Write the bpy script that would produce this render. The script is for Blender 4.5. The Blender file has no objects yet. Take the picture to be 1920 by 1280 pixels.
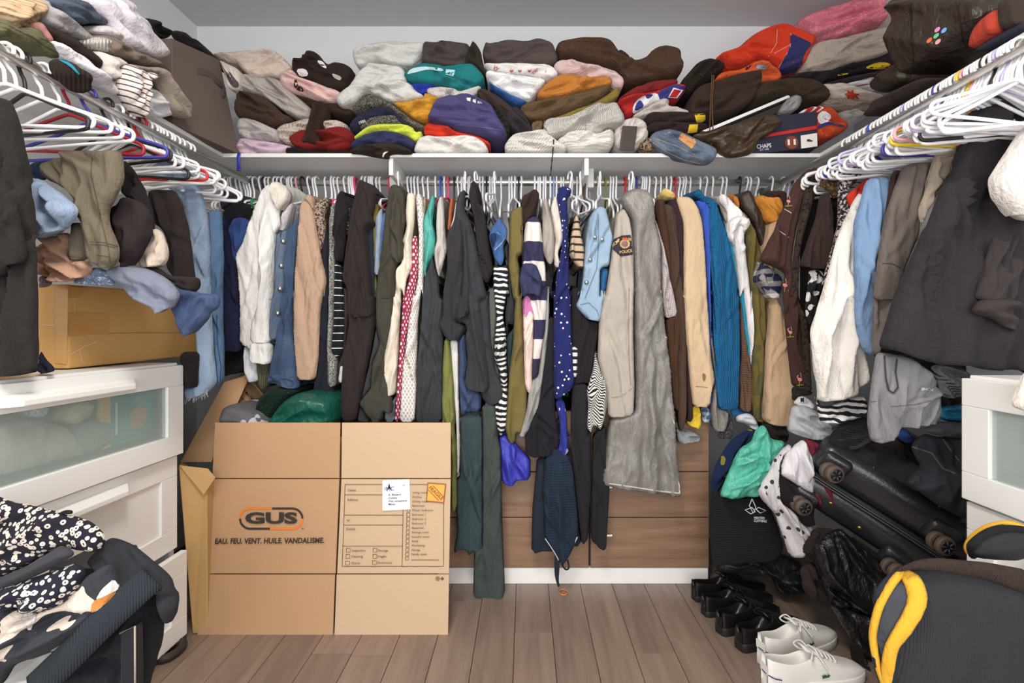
import bpy, bmesh, math, random
import numpy as np
from mathutils import Vector, Matrix, noise, geometry
from mathutils.bvhtree import BVHTree
random.seed(7)
SC = bpy.context.scene
COL = SC.collection
# ---------------------------------------------------------------- camera
FPX, CX, CY, CZ = 900.0, 985.0, 615.0, 1.02      # focal length and principal point of the 1920x1280 photograph
cd = bpy.data.cameras.new('camera'); cam = bpy.data.objects.new('camera', cd); COL.objects.link(cam)
cam.location = (0, 0, CZ); cam.rotation_euler = (math.pi / 2, 0, 0)
cd.sensor_width = 36; cd.lens = 36 * FPX / 1920
cd.shift_x = (960 - CX) / 1920; cd.shift_y = (CY - 640) / 1920
cd.clip_start = .02
SC.camera = cam
# ---------------------------------------------------------------- light
w = bpy.data.worlds.new('world'); SC.world = w; w.use_nodes = True
w.node_tree.nodes['Background'].inputs[0].default_value = (1, .985, .965, 1)
w.node_tree.nodes['Background'].inputs[1].default_value = .75
def area(name, loc, rot, sx, sy, e, c):
    l = bpy.data.lights.new(name, 'AREA'); l.shape = 'RECTANGLE'; l.size = sx; l.size_y = sy; l.energy = e; l.color = c
    o = bpy.data.objects.new(name, l); COL.objects.link(o); o.location = loc; o.rotation_euler = rot; return o
area('ceiling_lamp', (-.25, .35, 2.44), (0, 0, 0), .5, .5, 27, (1, .93, .84))
area('doorway_daylight', (0, -1.25, 1.3), (math.pi / 2, 0, 0), 2.2, 2.1, 42, (1, .985, .97))
vs = SC.view_settings
vs.view_transform = 'Standard'; vs.look = 'None'; vs.gamma = 1; vs.use_curve_mapping = False; vs.exposure = .45
# ---------------------------------------------------------------- reading positions off the photograph
CR = dict(F=(0, 0, 1), A1=(0, 0, 4), A2=(400, 50, 4.922), A3=(640, 50, 4.922), A4=(960, 50, 4.922), A5=(1200, 0, 3.692), A6=(1500, 0, 4),
          A7=(0, 200, 3.556), A8=(0, 420, 3.765), B1=(400, 300, 4.923), B2=(620, 300, 4.923), B3=(840, 300, 4.923), B4=(1060, 300, 4.923),
          B5=(1300, 280, 4.571), B6=(1500, 240, 4), B7=(400, 540, 4.572), B8=(640, 540, 4.572), C1=(820, 540, 4.572), C2=(1080, 540, 4.572),
          C3=(1380, 540, 3.556), C4=(0, 680, 4.571), C5=(0, 900, 3.369), C6=(360, 780, 3.048), C7=(800, 780, 3.556), C8=(1280, 760, 2.461))
def pp(s):
    if not isinstance(s, str): return list(s)
    ox, oy, k = CR['F']; out = []
    for t in s.split():
        if ',' in t:
            a, b = t.split(','); out.append((ox + float(a) / k, oy + float(b) / k))
        else: ox, oy, k = CR[t]
    return out
def py_(px, py, d): return Vector(((px - CX) * d / FPX, d, CZ - (py - CY) * d / FPX))
def px_(px, py, x): return py_(px, py, x * FPX / (px - CX))
CAM = Vector((0, 0, CZ))
def ray(px, py): return py_(px, py, 1.0) - CAM
# ---------------------------------------------------------------- materials
def lin(c): return tuple(((v / 255) / 12.92 if v / 255 <= .04045 else ((v / 255 + .055) / 1.055) ** 2.4) for v in c) + (1,)
MC = {}
class NT:
    def __init__(s, name):
        s.m = bpy.data.materials.new(name); s.m.use_nodes = True; s.t = s.m.node_tree; s.b = s.t.nodes['Principled BSDF']
    def n(s, ty, **kw):
        o = s.t.nodes.new(ty)
        for k, v in kw.items(): setattr(o, k, v)
        return o
    def put(s, sock, v):
        if hasattr(v, 'is_output'): s.t.links.new(v, sock)
        else: sock.default_value = v
    def ma(s, op, a, b=0.0, c=None):
        o = s.n('ShaderNodeMath', operation=op); s.put(o.inputs[0], a); s.put(o.inputs[1], b)
        if c is not None: s.put(o.inputs[2], c)
        return o.outputs[0]
    def mix(s, f, a, b, mode='MIX'):
        o = s.n('ShaderNodeMix', data_type='RGBA', blend_type=mode); s.put(o.inputs[0], f); s.put(o.inputs[6], a); s.put(o.inputs[7], b); return o.outputs[2]
    def noise(s, vec, sc, det=2.0, ro=.5):
        o = s.n('ShaderNodeTexNoise'); s.t.links.new(vec, o.inputs['Vector']); o.inputs['Scale'].default_value = sc; o.inputs['Detail'].default_value = det; o.inputs['Roughness'].default_value = ro; return o.outputs[0]
    def vor(s, vec, sc):
        o = s.n('ShaderNodeTexVoronoi'); s.t.links.new(vec, o.inputs['Vector']); o.inputs['Scale'].default_value = sc; return o.outputs['Distance']
    def bump(s, h, st, dist, prev=None):
        o = s.n('ShaderNodeBump'); s.t.links.new(h, o.inputs['Height']); o.inputs['Strength'].default_value = st; o.inputs['Distance'].default_value = dist
        if prev: s.t.links.new(prev, o.inputs['Normal'])
        return o.outputs[0]
def fab(c, pat=None, c2=(255, 255, 255), p=.03, r=.5, rot=0, rough=.88, wr=.5, sheen=.03, tr=0.0, var=.2):
    key = ('fab', c, pat, c2, p, r, rot, rough, wr, tr)
    if key in MC: return MC[key]
    N = NT('fabric'); tc = N.n('ShaderNodeTexCoord'); mp = N.n('ShaderNodeMapping'); N.t.links.new(tc.outputs['Object'], mp.inputs['Vector'])
    mp.inputs['Rotation'].default_value = (0, math.radians(rot), 0)
    v = mp.outputs[0]; sx = N.n('ShaderNodeSeparateXYZ'); N.t.links.new(v, sx.inputs[0])
    hx = N.ma('ADD', sx.outputs[0], N.ma('MULTIPLY', sx.outputs[1], .9)); hz = sx.outputs[2]
    ds = lambda q: tuple(max(0, (sum(q) / 3 + (v - sum(q) / 3) * .86) * .97) for v in q)      # dyes are a little duller than the photograph's processing
    a, b = lin(ds(c)), lin(ds(c2)); f = None
    def lines(h, per, rr): return N.ma('LESS_THAN', N.ma('FRACT', N.ma('ADD', N.ma('DIVIDE', h, per), 50.0)), rr)
    if pat == 'h': f = lines(hz, p, r)
    elif pat == 'v': f = lines(hx, p, r)
    elif pat == 'grid': f = N.ma('MAXIMUM', lines(hx, p, r), lines(hz, p, r))
    elif pat == 'plaid': f = N.ma('MULTIPLY', N.ma('ADD', lines(hx, p, r), lines(hz, p, r)), .5)
    elif pat == 'diamond': f = N.ma('MAXIMUM', lines(N.ma('ADD', hx, N.ma('MULTIPLY', hz, .6)), p, r), lines(N.ma('SUBTRACT', hx, N.ma('MULTIPLY', hz, .6)), p, r))
    elif pat == 'zig':
        tri = N.ma('ABSOLUTE', N.ma('SUBTRACT', N.ma('FRACT', N.ma('ADD', N.ma('DIVIDE', hx, .05), 50.0)), .5)); f = lines(N.ma('ADD', hz, N.ma('MULTIPLY', tri, .06)), p, r)
    elif pat == 'wavy':
        f = lines(N.ma('ADD', hz, N.ma('MULTIPLY', N.noise(v, 14), .045)), p, r)
    elif pat == 'dots': f = N.ma('LESS_THAN', N.vor(v, 1 / p), r)
    elif pat == 'floral':
        q = N.vor(v, 1 / p); f = N.ma('MULTIPLY', N.ma('LESS_THAN', q, r), N.ma('GREATER_THAN', q, r * .33))
    elif pat == 'camo': f = N.ma('GREATER_THAN', N.noise(v, 1 / p, 1.0), r)
    elif pat == 'mel': f = N.ma('MULTIPLY', N.noise(v, 260, 3.0, .7), r)
    elif pat == 'tweed': f = N.ma('GREATER_THAN', N.noise(v, 1 / p, 2.0, .7), r)
    elif pat == 'denim':
        m2 = N.n('ShaderNodeMapping'); N.t.links.new(tc.outputs['Object'], m2.inputs['Vector']); m2.inputs['Scale'].default_value = (1, 1, .25)
        f = N.ma('MULTIPLY', N.ma('ADD', N.ma('POWER', N.noise(v, 9, 3.0), 2.0), N.ma('MULTIPLY', N.noise(m2.outputs[0], 350, 2.0), .45)), .4)
    col = N.mix(f, a, b) if f is not None else None
    nz = N.noise(v, 7, 3.0)
    sh = N.ma('ADD', N.ma('MULTIPLY', nz, var * 2), 1 - var)
    cmb = N.n('ShaderNodeCombineColor'); [N.t.links.new(sh, cmb.inputs[i]) for i in range(3)]
    N.t.links.new(N.mix(1.0, col if col is not None else a, cmb.outputs[0], 'MULTIPLY'), N.b.inputs['Base Color'])
    N.b.inputs['Roughness'].default_value = rough
    if rough > .6:
        N.b.inputs['Sheen Weight'].default_value = sheen; N.b.inputs['Sheen Roughness'].default_value = .6; N.b.inputs['Specular IOR Level'].default_value = .15
    if tr: N.b.inputs['Alpha'].default_value = 1 - tr
    m3 = N.n('ShaderNodeMapping'); N.t.links.new(v, m3.inputs['Vector']); m3.inputs['Scale'].default_value = (1.6, 1.6, .7)
    rg = N.n('ShaderNodeTexNoise', noise_type='RIDGED_MULTIFRACTAL', normalize=False); N.t.links.new(m3.outputs[0], rg.inputs['Vector']); rg.inputs['Scale'].default_value = 6; rg.inputs['Detail'].default_value = 3; rg.inputs['Distortion'].default_value = .4
    bn = N.bump(N.ma('ADD', N.noise(m3.outputs[0], 20, 4.0, .55), N.ma('MULTIPLY', rg.outputs[0], .28)), wr, .022)
    if pat == 'rib': bn = N.bump(N.ma('SINE', N.ma('MULTIPLY', hx, 6.283 / p)), .65, .0035, bn)
    elif pat == 'ribh': bn = N.bump(N.ma('SINE', N.ma('MULTIPLY', hz, 6.283 / p)), .65, .0035, bn)
    elif pat == 'knit': bn = N.bump(N.ma('ADD', N.ma('SINE', N.ma('MULTIPLY', hx, 6.283 / p)), N.ma('SINE', N.ma('MULTIPLY', hz, 6.283 / p))), .4, .003, bn)
    elif pat == 'fuzz': bn = N.bump(N.noise(v, 180, 3.0, .7), .6, .004, bn)
    else: bn = N.bump(N.noise(v, 420, 2.0, .6), .18, .002, bn)
    N.t.links.new(bn, N.b.inputs['Normal']); MC[key] = N.m; return N.m
def plain(name, c, rough=.5, metal=0.0, var=.06, sc=8, bump=0.0, bsc=60, coat=0.0):
    key = (name, c, rough, metal)
    if key in MC: return MC[key]
    N = NT(name); tc = N.n('ShaderNodeTexCoord'); v = tc.outputs['Object']
    sh = N.ma('ADD', N.ma('MULTIPLY', N.noise(v, sc, 4.0), var * 2), 1 - var)
    cmb = N.n('ShaderNodeCombineColor'); [N.t.links.new(sh, cmb.inputs[i]) for i in range(3)]
    N.t.links.new(N.mix(1.0, lin(c), cmb.outputs[0], 'MULTIPLY'), N.b.inputs['Base Color'])
    N.b.inputs['Roughness'].default_value = rough; N.b.inputs['Metallic'].default_value = metal; N.b.inputs['Coat Weight'].default_value = coat
    if bump: N.t.links.new(N.bump(N.noise(v, bsc, 4.0), bump, .01), N.b.inputs['Normal'])
    MC[key] = N.m; return N.m
def wood(name, c1, c2, axis, rough=.35, coat=0.0, rnd=.35):
    N = NT(name); tc = N.n('ShaderNodeTexCoord'); oi = N.n('ShaderNodeObjectInfo'); mp = N.n('ShaderNodeMapping')
    ad = N.n('ShaderNodeVectorMath', operation='ADD'); N.t.links.new(tc.outputs['Object'], ad.inputs[0]); sc = N.n('ShaderNodeVectorMath', operation='SCALE')
    N.t.links.new(oi.outputs['Location'], sc.inputs[0]); sc.inputs['Scale'].default_value = 3.7; N.t.links.new(sc.outputs[0], ad.inputs[1])
    N.t.links.new(ad.outputs[0], mp.inputs['Vector']); mp.inputs['Scale'].default_value = [.08 if i == axis else 1 for i in range(3)]
    g = N.noise(mp.outputs[0], 45, 6.0, .62); g2 = N.noise(mp.outputs[0], 9, 3.0)
    f = N.ma('ADD', N.ma('MULTIPLY', g, .9), N.ma('MULTIPLY', g2, .5)); f = N.ma('SUBTRACT', f, .22)
    col = N.mix(f, lin(c1), lin(c2)); sh = N.ma('ADD', N.ma('MULTIPLY', oi.outputs['Random'], rnd), 1 - rnd / 2)
    cmb = N.n('ShaderNodeCombineColor'); [N.t.links.new(sh, cmb.inputs[i]) for i in range(3)]
    N.t.links.new(N.mix(1.0, col, cmb.outputs[0], 'MULTIPLY'), N.b.inputs['Base Color']); N.b.inputs['Roughness'].default_value = rough
    N.t.links.new(N.bump(g, .12, .003), N.b.inputs['Normal']); return N.m
M_WALL = plain('wall_paint', (226, 228, 230), .9, var=.015, bump=.05, bsc=200)
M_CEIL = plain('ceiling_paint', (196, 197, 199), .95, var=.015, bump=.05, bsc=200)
M_WHITE = plain('white_lacquer', (236, 236, 234), .35, var=.015)
M_SHELF = plain('white_melamine', (226, 226, 224), .4, var=.02)
M_CHROME = plain('chrome', (222, 220, 214), .34, 1.0, var=.05)
M_PLANK = wood('floor_oak', (96, 80, 72), (160, 138, 124), 1, .3, rnd=.28)
M_WAL = wood('walnut', (84, 60, 46), (172, 138, 112), 0, .38, rnd=.12)
M_CARD = plain('cardboard', (182, 144, 108), .85, var=.07, sc=3, bump=.08, bsc=90)
M_CARD2 = plain('cardboard_yellow', (206, 160, 96), .7, var=.08, sc=4, bump=.08, bsc=90)
M_CARD3 = plain('cardboard_worn', (184, 148, 96), .85, var=.1, sc=5, bump=.1, bsc=60)
M_HW = plain('white_plastic', (240, 240, 243), .35, var=.02)
M_BLK = plain('black_plastic', (24, 24, 26), .4)
M_INK = plain('black_ink', (52, 44, 36), .8)
M_RUB = plain('rubber', (46, 42, 40), .6)
def pl(c, rough=.45): return plain('plastic', c, rough)
# ---------------------------------------------------------------- mesh helpers
BV = {}
def tag(o, label, cat, group=None, kind=None):
    if label: o['label'] = label
    if cat: o['category'] = cat
    if group: o['group'] = group
    if kind: o['kind'] = kind
    return o
def wl(o):
    v = Vector(o.location)
    while o.parent: o = o.parent; v = v + Vector(o.location)
    return v
def obj(name, verts, faces, mat, parent=None, smooth=True, bevel=0, origin=None, bseg=2):
    V = [Vector(v) for v in verts]
    if origin is None:
        origin = Vector((sum(v.x for v in V) / len(V), sum(v.y for v in V) / len(V), min(v.z for v in V)))
    me = bpy.data.meshes.new(name); me.from_pydata([v - origin for v in V], [], faces); me.update()
    me.polygons.foreach_set('use_smooth', [smooth] * len(me.polygons)); me.materials.append(mat)
    o = bpy.data.objects.new(name, me); COL.objects.link(o)
    if parent: o.parent = parent; o.location = origin - wl(parent)
    else: o.location = origin
    if bevel:
        b = o.modifiers.new('bevel', 'BEVEL'); b.width = bevel; b.segments = bseg; b.limit_method = 'ANGLE'
    BV[o.name] = (V, faces); return o
def empty(name, loc, label, cat, group=None, kind=None):
    o = bpy.data.objects.new(name, None); o.empty_display_size = .05; COL.objects.link(o); o.location = loc; return tag(o, label, cat, group, kind)
HF = [(0, 3, 2, 1), (4, 5, 6, 7), (0, 1, 5, 4), (1, 2, 6, 5), (2, 3, 7, 6), (3, 0, 4, 7)]
def hexa(name, c8, mat, parent=None, bevel=.003): return obj(name, c8, HF, mat, parent, False, bevel)
def gridbox(name, c8, mat, parent=None, n=8, puff=0.0):
    C = [Vector(v) for v in c8]; ctr = sum(C, Vector()) / 8; V = []; Fc = []
    for f in HF:
        p0, p1, p2, p3 = (C[k] for k in f); b0 = len(V); nr = ((p0 + p1 + p2 + p3) / 4 - ctr).normalized()
        for i in range(n + 1):
            for j in range(n + 1):
                u, v = i / n, j / n; V.append(p0 * (1 - u) * (1 - v) + p1 * u * (1 - v) + p2 * u * v + p3 * (1 - u) * v + nr * puff * 16 * u * (1 - u) * v * (1 - v))
        Fc += [(b0 + i * (n + 1) + j, b0 + (i + 1) * (n + 1) + j, b0 + (i + 1) * (n + 1) + j + 1, b0 + i * (n + 1) + j + 1) for i in range(n) for j in range(n)]
    bm = bmesh.new(); bv = [bm.verts.new(v) for v in V]; [bm.faces.new([bv[k] for k in f]) for f in Fc]; bmesh.ops.remove_doubles(bm, verts=bm.verts, dist=1e-5); bm.normal_update(); bm.verts.index_update()
    V = [v.co.copy() for v in bm.verts]; Fc = [tuple(v.index for v in f.verts) for f in bm.faces]; bm.free()
    o = obj(name, V, Fc, mat, parent, True); o.data.set_sharp_from_angle(angle=.9); return o
def box(name, x0, x1, y0, y1, z0, z1, mat, parent=None, bevel=.002):
    return hexa(name, [(x0, y0, z0), (x1, y0, z0), (x1, y1, z0), (x0, y1, z0), (x0, y0, z1), (x1, y0, z1), (x1, y1, z1), (x0, y1, z1)], mat, parent, bevel)
def spline(pts, n=4, closed=False):
    P = [Vector(p) for p in pts]; L = len(P); out = []
    for i in range(L if closed else L - 1):
        g = (lambda k: P[k % L]) if closed else (lambda k: P[max(0, min(L - 1, k))])
        a, b, c, d = g(i - 1), g(i), g(i + 1), g(i + 2)
        for j in range(n):
            t = j / n; out.append(.5 * ((2 * b) + (c - a) * t + (2 * a - 5 * b + 4 * c - d) * t * t + (3 * b - a - 3 * c + d) * t ** 3))
    if not closed: out.append(P[-1])
    return out
def tubev(pts, r, seg=8, closed=False, flat=None):
    P = [Vector(p) for p in pts]; L = len(P); V = []; Fc = []; up = None
    for i in range(L):
        t = (P[(i + 1) % L] - P[i - 1]) if closed else (P[min(i + 1, L - 1)] - P[max(i - 1, 0)])
        t.normalize()
        if up is None: up = t.orthogonal().normalized() if flat is None else Vector(flat)
        up = (up - t * up.dot(t)); up = up.normalized() if up.length > 1e-6 else t.orthogonal().normalized()
        s = t.cross(up); rr = r[i] if isinstance(r, (list, tuple)) else r
        for k in range(seg):
            a = 2 * math.pi * k / seg; V.append(P[i] + (up * math.cos(a) * (.4 if flat is not None else 1) + s * math.sin(a)) * rr)
    for i in range(L if closed else L - 1):
        for k in range(seg):
            a, b = i * seg + k, i * seg + (k + 1) % seg; c, d = ((i + 1) % L) * seg + k, ((i + 1) % L) * seg + (k + 1) % seg
            Fc.append((a, b, d, c))
    if not closed: Fc += [tuple(range(seg))[::-1], tuple(range((L - 1) * seg, L * seg))]
    return V, Fc
def tube(name, pts, r, mat, parent=None, seg=8, closed=False, flat=None):
    V, Fc = tubev(pts, r, seg, closed, flat); return obj(name, V, Fc, mat, parent)
def cyl(name, a, b, r, mat, parent=None, seg=20, bevel=0): 
    V, Fc = tubev([a, b], r, seg); o = obj(name, V, Fc, mat, parent, True, bevel); return o
# ---------------------------------------------------------------- cloth: outline -> padded, wrinkled, thick mesh
def chaikin(P, n=2, mx=.012):
    for _ in range(n):
        Q = []
        for i in range(len(P)):
            a, b = P[i], P[(i + 1) % len(P)]; L = math.hypot(b[0] - a[0], b[1] - a[1]); f = min(.24, mx / max(L, 1e-9))
            Q += [(a[0] + (b[0] - a[0]) * f, a[1] + (b[1] - a[1]) * f), (b[0] + (a[0] - b[0]) * f, b[1] + (a[1] - b[1]) * f)]
        P = Q; mx *= .5
    return P
def resample(P, s):
    Q = []
    for i in range(len(P)):
        a, b = P[i], P[(i + 1) % len(P)]; L = math.hypot(b[0] - a[0], b[1] - a[1]); n = max(1, int(L / s + .5))
        if L < s * .3 and Q: continue
        Q += [(a[0] + (b[0] - a[0]) * k / n, a[1] + (b[1] - a[1]) * k / n) for k in range(n)]
    return Q
def bdist(pts, P, hem=False):
    A = np.array(P); lo = A[:, 1].min() + .3 * np.ptp(A[:, 1]); B = np.roll(A, -1, 0); D = B - A; L2 = (D ** 2).sum(1) + 1e-12; out = np.full(len(pts), 1e9); pts = np.array(pts)
    for i in range(len(A)):
        if hem and D[i][0] > .8 * math.sqrt(L2[i]) and A[i][1] < lo: continue      # a hem is a cut edge, not a rounded one
        t = np.clip(((pts - A[i]) @ D[i]) / L2[i], 0, 1); q = pts - (A[i] + t[:, None] * D[i]); out = np.minimum(out, (q ** 2).sum(1))
    return np.sqrt(out)
def inside(pts, P):
    pts = np.array(pts); x, y = pts[:, 0], pts[:, 1]; r = np.zeros(len(pts), bool)
    for i in range(len(P)):
        (x1, y1), (x2, y2) = P[i], P[(i + 1) % len(P)]
        if y1 == y2: continue
        r ^= ((y1 > y) != (y2 > y)) & (x < (x2 - x1) * (y - y1) / (y2 - y1) + x1)
    return r
def fillpoly(P, s):
    ar = sum(P[i][0] * P[(i + 1) % len(P)][1] - P[(i + 1) % len(P)][0] * P[i][1] for i in range(len(P))) / 2
    if ar < 0: P = P[::-1]
    xs = [p[0] for p in P]; ys = [p[1] for p in P]; G = []; j = 0; y = min(ys)
    while y < max(ys):
        x = min(xs) + (j % 2) * s * .5
        while x < max(xs): G.append((x + random.uniform(-.12, .12) * s, y + random.uniform(-.12, .12) * s)); x += s
        y += s * .87; j += 1
    if G:
        ok = inside(G, P) & (bdist(G, P) > s * .55); G = [g for g, k in zip(G, ok) if k]
    A = [Vector(p) for p in P] + [Vector(g) for g in G]; n = len(P)
    r = geometry.delaunay_2d_cdt(A, [], [list(range(n))], 1, 1e-7)
    mp = {}
    for i, ov in enumerate(r[3]):
        for q in ov: mp[q] = i
    return P, [tuple(v) for v in r[0]], [tuple(f) for f in r[2]], [mp[i] for i in range(n) if i in mp], abs(ar)
def cloth(name, label, cat, poly, mat, d=None, xp=None, depth=.25, bulge=.02, wr=.012, rb=.022, parent=None, lift=0.0, ylim=None, group=None, sm=2, fl=1.0, pf=2.6, crease=None, edge=None, shear=0.0, hem=False, inset=0.0):
    P = pp(poly); sg = 1
    if d is not None:
        W = [py_(a, b, d) for a, b in P]; P2 = [(v.x, v.z) for v in W]
    else:
        W = [px_(a, b, xp) for a, b in P]; P2 = [(v.y, v.z) for v in W]; sg = 1 if xp < 0 else -1
    P2 = chaikin(P2, sm, .02 if sm > 1 else .009); P2 = chaikin(P2, 1, .004)
    ar = abs(sum(P2[i][0] * P2[i - 1][1] - P2[i - 1][0] * P2[i][1] for i in range(len(P2)))) / 2
    s = min(.016, max(.0042, math.sqrt(ar / 1500)))
    P2, V, Fc, loop, ar = fillpoly(resample(P2, s), s)
    A = np.array(V); dist = bdist(V, P2); R = max(.004, min(dist.max(), rb)); t = np.clip((bdist(V, P2, True) if hem else dist) / R, 0, 1); prof = np.sqrt(np.clip(1 - (1 - t) ** 2, 0, 1))
    c = A.mean(0); ev, evec = np.linalg.eigh(np.cov((A - c).T)); mj = evec[:, 1]; mn = evec[:, 0]; wid = 2 * dist.max()
    p_ = (A - c) @ mj; q_ = (A - c) @ mn; sd = random.uniform(0, 90); qf = max(11, 1.5 / max(wid, .02)) * fl; amp = min(wr, wid * .3)
    crs = []; ln = max(p_.max() - p_.min(), .01)
    for _ in range(int(2 + 5 * crease) if crease else 0):      # long fold lines, roughly along the piece
        th = random.gauss(0, .3); crs.append((math.cos(th), math.sin(th), random.uniform(q_.min(), q_.max()) * .8, random.uniform(.006, .012), random.uniform(-1, 1) * ln * .35, random.uniform(.15, .4) * ln, random.choice((-1, 1, 1)) * random.uniform(.5, 1) * amp * .9, random.uniform(0, 6)))
    H = []; nz = noise.noise
    for i in range(len(V)):
        p, q = p_[i], q_[i]
        qq = q * qf + .9 * nz((p * 4, q * 6, sd + 20))
        n1 = 1 - 2 * abs(nz((p * pf + sd, qq, sd))); n1 = n1 * abs(n1) if n1 > 0 else n1 * .7
        n2 = nz((p * 7, qq * .8, sd + 7)); n3 = 1 - 2 * abs(nz((p * 14 + sd, q * 26, sd + 3)))
        h = amp * (n1 * .75 + n2 * .45 + n3 * .16)
        for cc, ss, q0, w0, p0, l0, a0, ph in crs:
            pr = p * cc + q * ss; qr = -p * ss + q * cc - q0 + .006 * math.sin(pr * 22 + ph); g = math.exp(-((pr - p0) / l0) ** 2)
            if g > .03: h += a0 * g * (math.exp(-(qr / w0) ** 2) - .55 * math.exp(-((qr - w0 * 1.8) / w0) ** 2))
        H.append(min(bulge, wid * .4) * prof[i] + h * (.35 + .65 * min(1, t[i])))
    vmin, vmax = A[:, 1].min(), A[:, 1].max(); dx = (c[0] / d if d is not None else 0) * shear; dz = ((c[1] - CZ) / d if d is not None else 0) * shear
    def wp(u, v, h): return (u - (dx * h if h < 0 else 0), d - h, v - (dz * h if h < 0 else 0)) if d is not None else (xp + sg * h, u, v)
    verts = [wp(V[i][0], V[i][1], H[i]) for i in range(len(V))]; faces = list(Fc)
    ins = min(inset, wid * .22); nl = len(loop); inw = []
    for k in range(nl):
        a_, b_ = V[loop[k - 1]], V[loop[(k + 1) % nl]]; tx, ty = b_[0] - a_[0], b_[1] - a_[1]; L = math.hypot(tx, ty) or 1; inw.append((-ty / L * ins, tx / L * ins * .3))
    K = [.06, .4, .7, 1.0] if inset else ([.33, .66, 1.0] if depth > .12 else [.5, 1.0]); prev = loop
    def back(u, v, f):
        dp = depth; vv = v + lift * math.sin(math.pi * f) * max(0, (v - vmin) / (vmax - vmin)) ** 4
        if ylim: k = max(0.0, min(1.0, (v - .72) / .06)); dp = min(depth, max(.012, ylim - d)) * (1 - k) + depth * k
        sc = 1 - .05 * f * f if depth > .12 else 1 - .1 * f * f
        if edge:                                                  # hangs over the shelf edge: what is behind the edge lies on the shelf
            if v < edge[1]:
                if f < .5: dp = min(dp, max(.004, (edge[0] - .003 - d) / f))
                else: vv = edge[1] + .004
        return wp(c[0] + (u - c[0]) * sc, c[1] + (vv - c[1]) * (sc if lift == 0 and not edge else 1), -dp * f)
    for f in K:
        ring = []
        for k, i in enumerate(loop):
            ring.append(len(verts)); verts.append(back(V[i][0] + inw[k][0], V[i][1] + inw[k][1], f))
        for j in range(nl):
            a_, b_ = prev[j], prev[(j + 1) % nl]; e, g = ring[j], ring[(j + 1) % nl]
            faces.append((a_, e, g, b_))
        prev = ring
    if ylim or edge:
        rm = {i: prev[k] for k, i in enumerate(loop)}
        for i in range(len(V)):
            if i not in rm: rm[i] = len(verts); verts.append(back(V[i][0], V[i][1], 1.0))
        faces += [tuple(rm[q] for q in f[::-1]) for f in Fc]
    else: faces.append(tuple(prev[::-1]))
    if sg < 0: faces = [f[::-1] for f in faces]
    o = obj(name, verts, faces, mat, parent)
    return tag(o, label, cat if parent is None else None, group)
# ---------------------------------------------------------------- flat print on a surface
def bvh(*os):
    V = []; Fc = []
    for o in os:
        v, f = BV[o.name]; k = len(V); V += v; Fc += [tuple(i + k for i in q) for q in f]
    return BVHTree.FromPolygons(V, Fc)
def hitter(*os):
    t = bvh(*os); W_ = [v for o in os for v in BV[o.name][0]]; far = (sum(W_, Vector()) / len(W_) - CAM).length
    def h(px, py, off):
        dr = ray(px, py).normalized(); r = t.ray_cast(CAM, dr)
        if r[0] is None:
            r = t.find_nearest(CAM + dr * far)
        return r[0] - dr * off
    return h
def patch(parent, name, poly, mat, h=None, off=.003, s=3, sm=1, label=None):
    h = h or hitter(parent); P = pp(poly); P = chaikin(P, sm, 5) if sm else P
    P, V, Fc, loop, ar = fillpoly([(a, -b) for a, b in resample(P, s)], s)
    o = obj(name, [h(a, -b, off) for a, b in V], Fc, mat, parent)
    if label: o['label'] = label
    return o
def strokes(parent, name, lines, wd, mat, h, off=.0025, s=8):
    if 1 < len(lines) <= 8:
        for ln in lines: o = strokes(parent, name, [ln], wd, mat, h, off, s)
        return o
    V = []; Fc = []
    for ln in lines:
        P = resample_open(pp(ln), s)
        for i in range(len(P)):
            a, b = P[max(0, i - 1)], P[min(len(P) - 1, i + 1)]; L = math.hypot(b[0] - a[0], b[1] - a[1]) or 1; n = (-(b[1] - a[1]) / L * wd / 2, (b[0] - a[0]) / L * wd / 2)
            V += [h(P[i][0] + n[0], P[i][1] + n[1], off), h(P[i][0] - n[0], P[i][1] - n[1], off)]
            if i: k = len(V); Fc.append((k - 4, k - 3, k - 1, k - 2))
    return obj(name, V, Fc, mat, parent, False)
def resample_open(P, s):
    Q = []
    for i in range(len(P) - 1):
        a, b = P[i], P[i + 1]; n = max(1, int(math.hypot(b[0] - a[0], b[1] - a[1]) / s))
        Q += [(a[0] + (b[0] - a[0]) * k / n, a[1] + (b[1] - a[1]) * k / n) for k in range(n)]
    return Q + [P[-1]]
def text(parent, name, s, x, y, hpx, mat, h, rot=0.0, wpx=None, bold=0.0, off=.006, shear=0.0, align='CENTER'):
    cu = bpy.data.curves.new('t', 'FONT'); cu.body = s; cu.size = 1; cu.align_x = align; cu.align_y = 'CENTER'; cu.offset = bold; cu.shear = shear; cu.resolution_u = 3
    o = bpy.data.objects.new('t', cu); COL.objects.link(o); dg = bpy.context.evaluated_depsgraph_get(); me = bpy.data.meshes.new_from_object(o.evaluated_get(dg))
    V = [v.co.copy() for v in me.vertices]; Fc = [tuple(p.vertices) for p in me.polygons]; bpy.data.objects.remove(o); bpy.data.curves.remove(cu); bpy.data.meshes.remove(me)
    if not V: return
    w0 = max(v.x for v in V) - min(v.x for v in V); k = hpx / .72; kx = (wpx / w0) if wpx else k; c, sn = math.cos(math.radians(rot)), math.sin(math.radians(rot))
    W = []
    for v in V:
        a, b = v.x * kx, -v.y * k; W.append(h(x + a * c - b * sn, y + a * sn + b * c, off))
    return obj(name, W, Fc, mat, parent, False)
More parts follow.
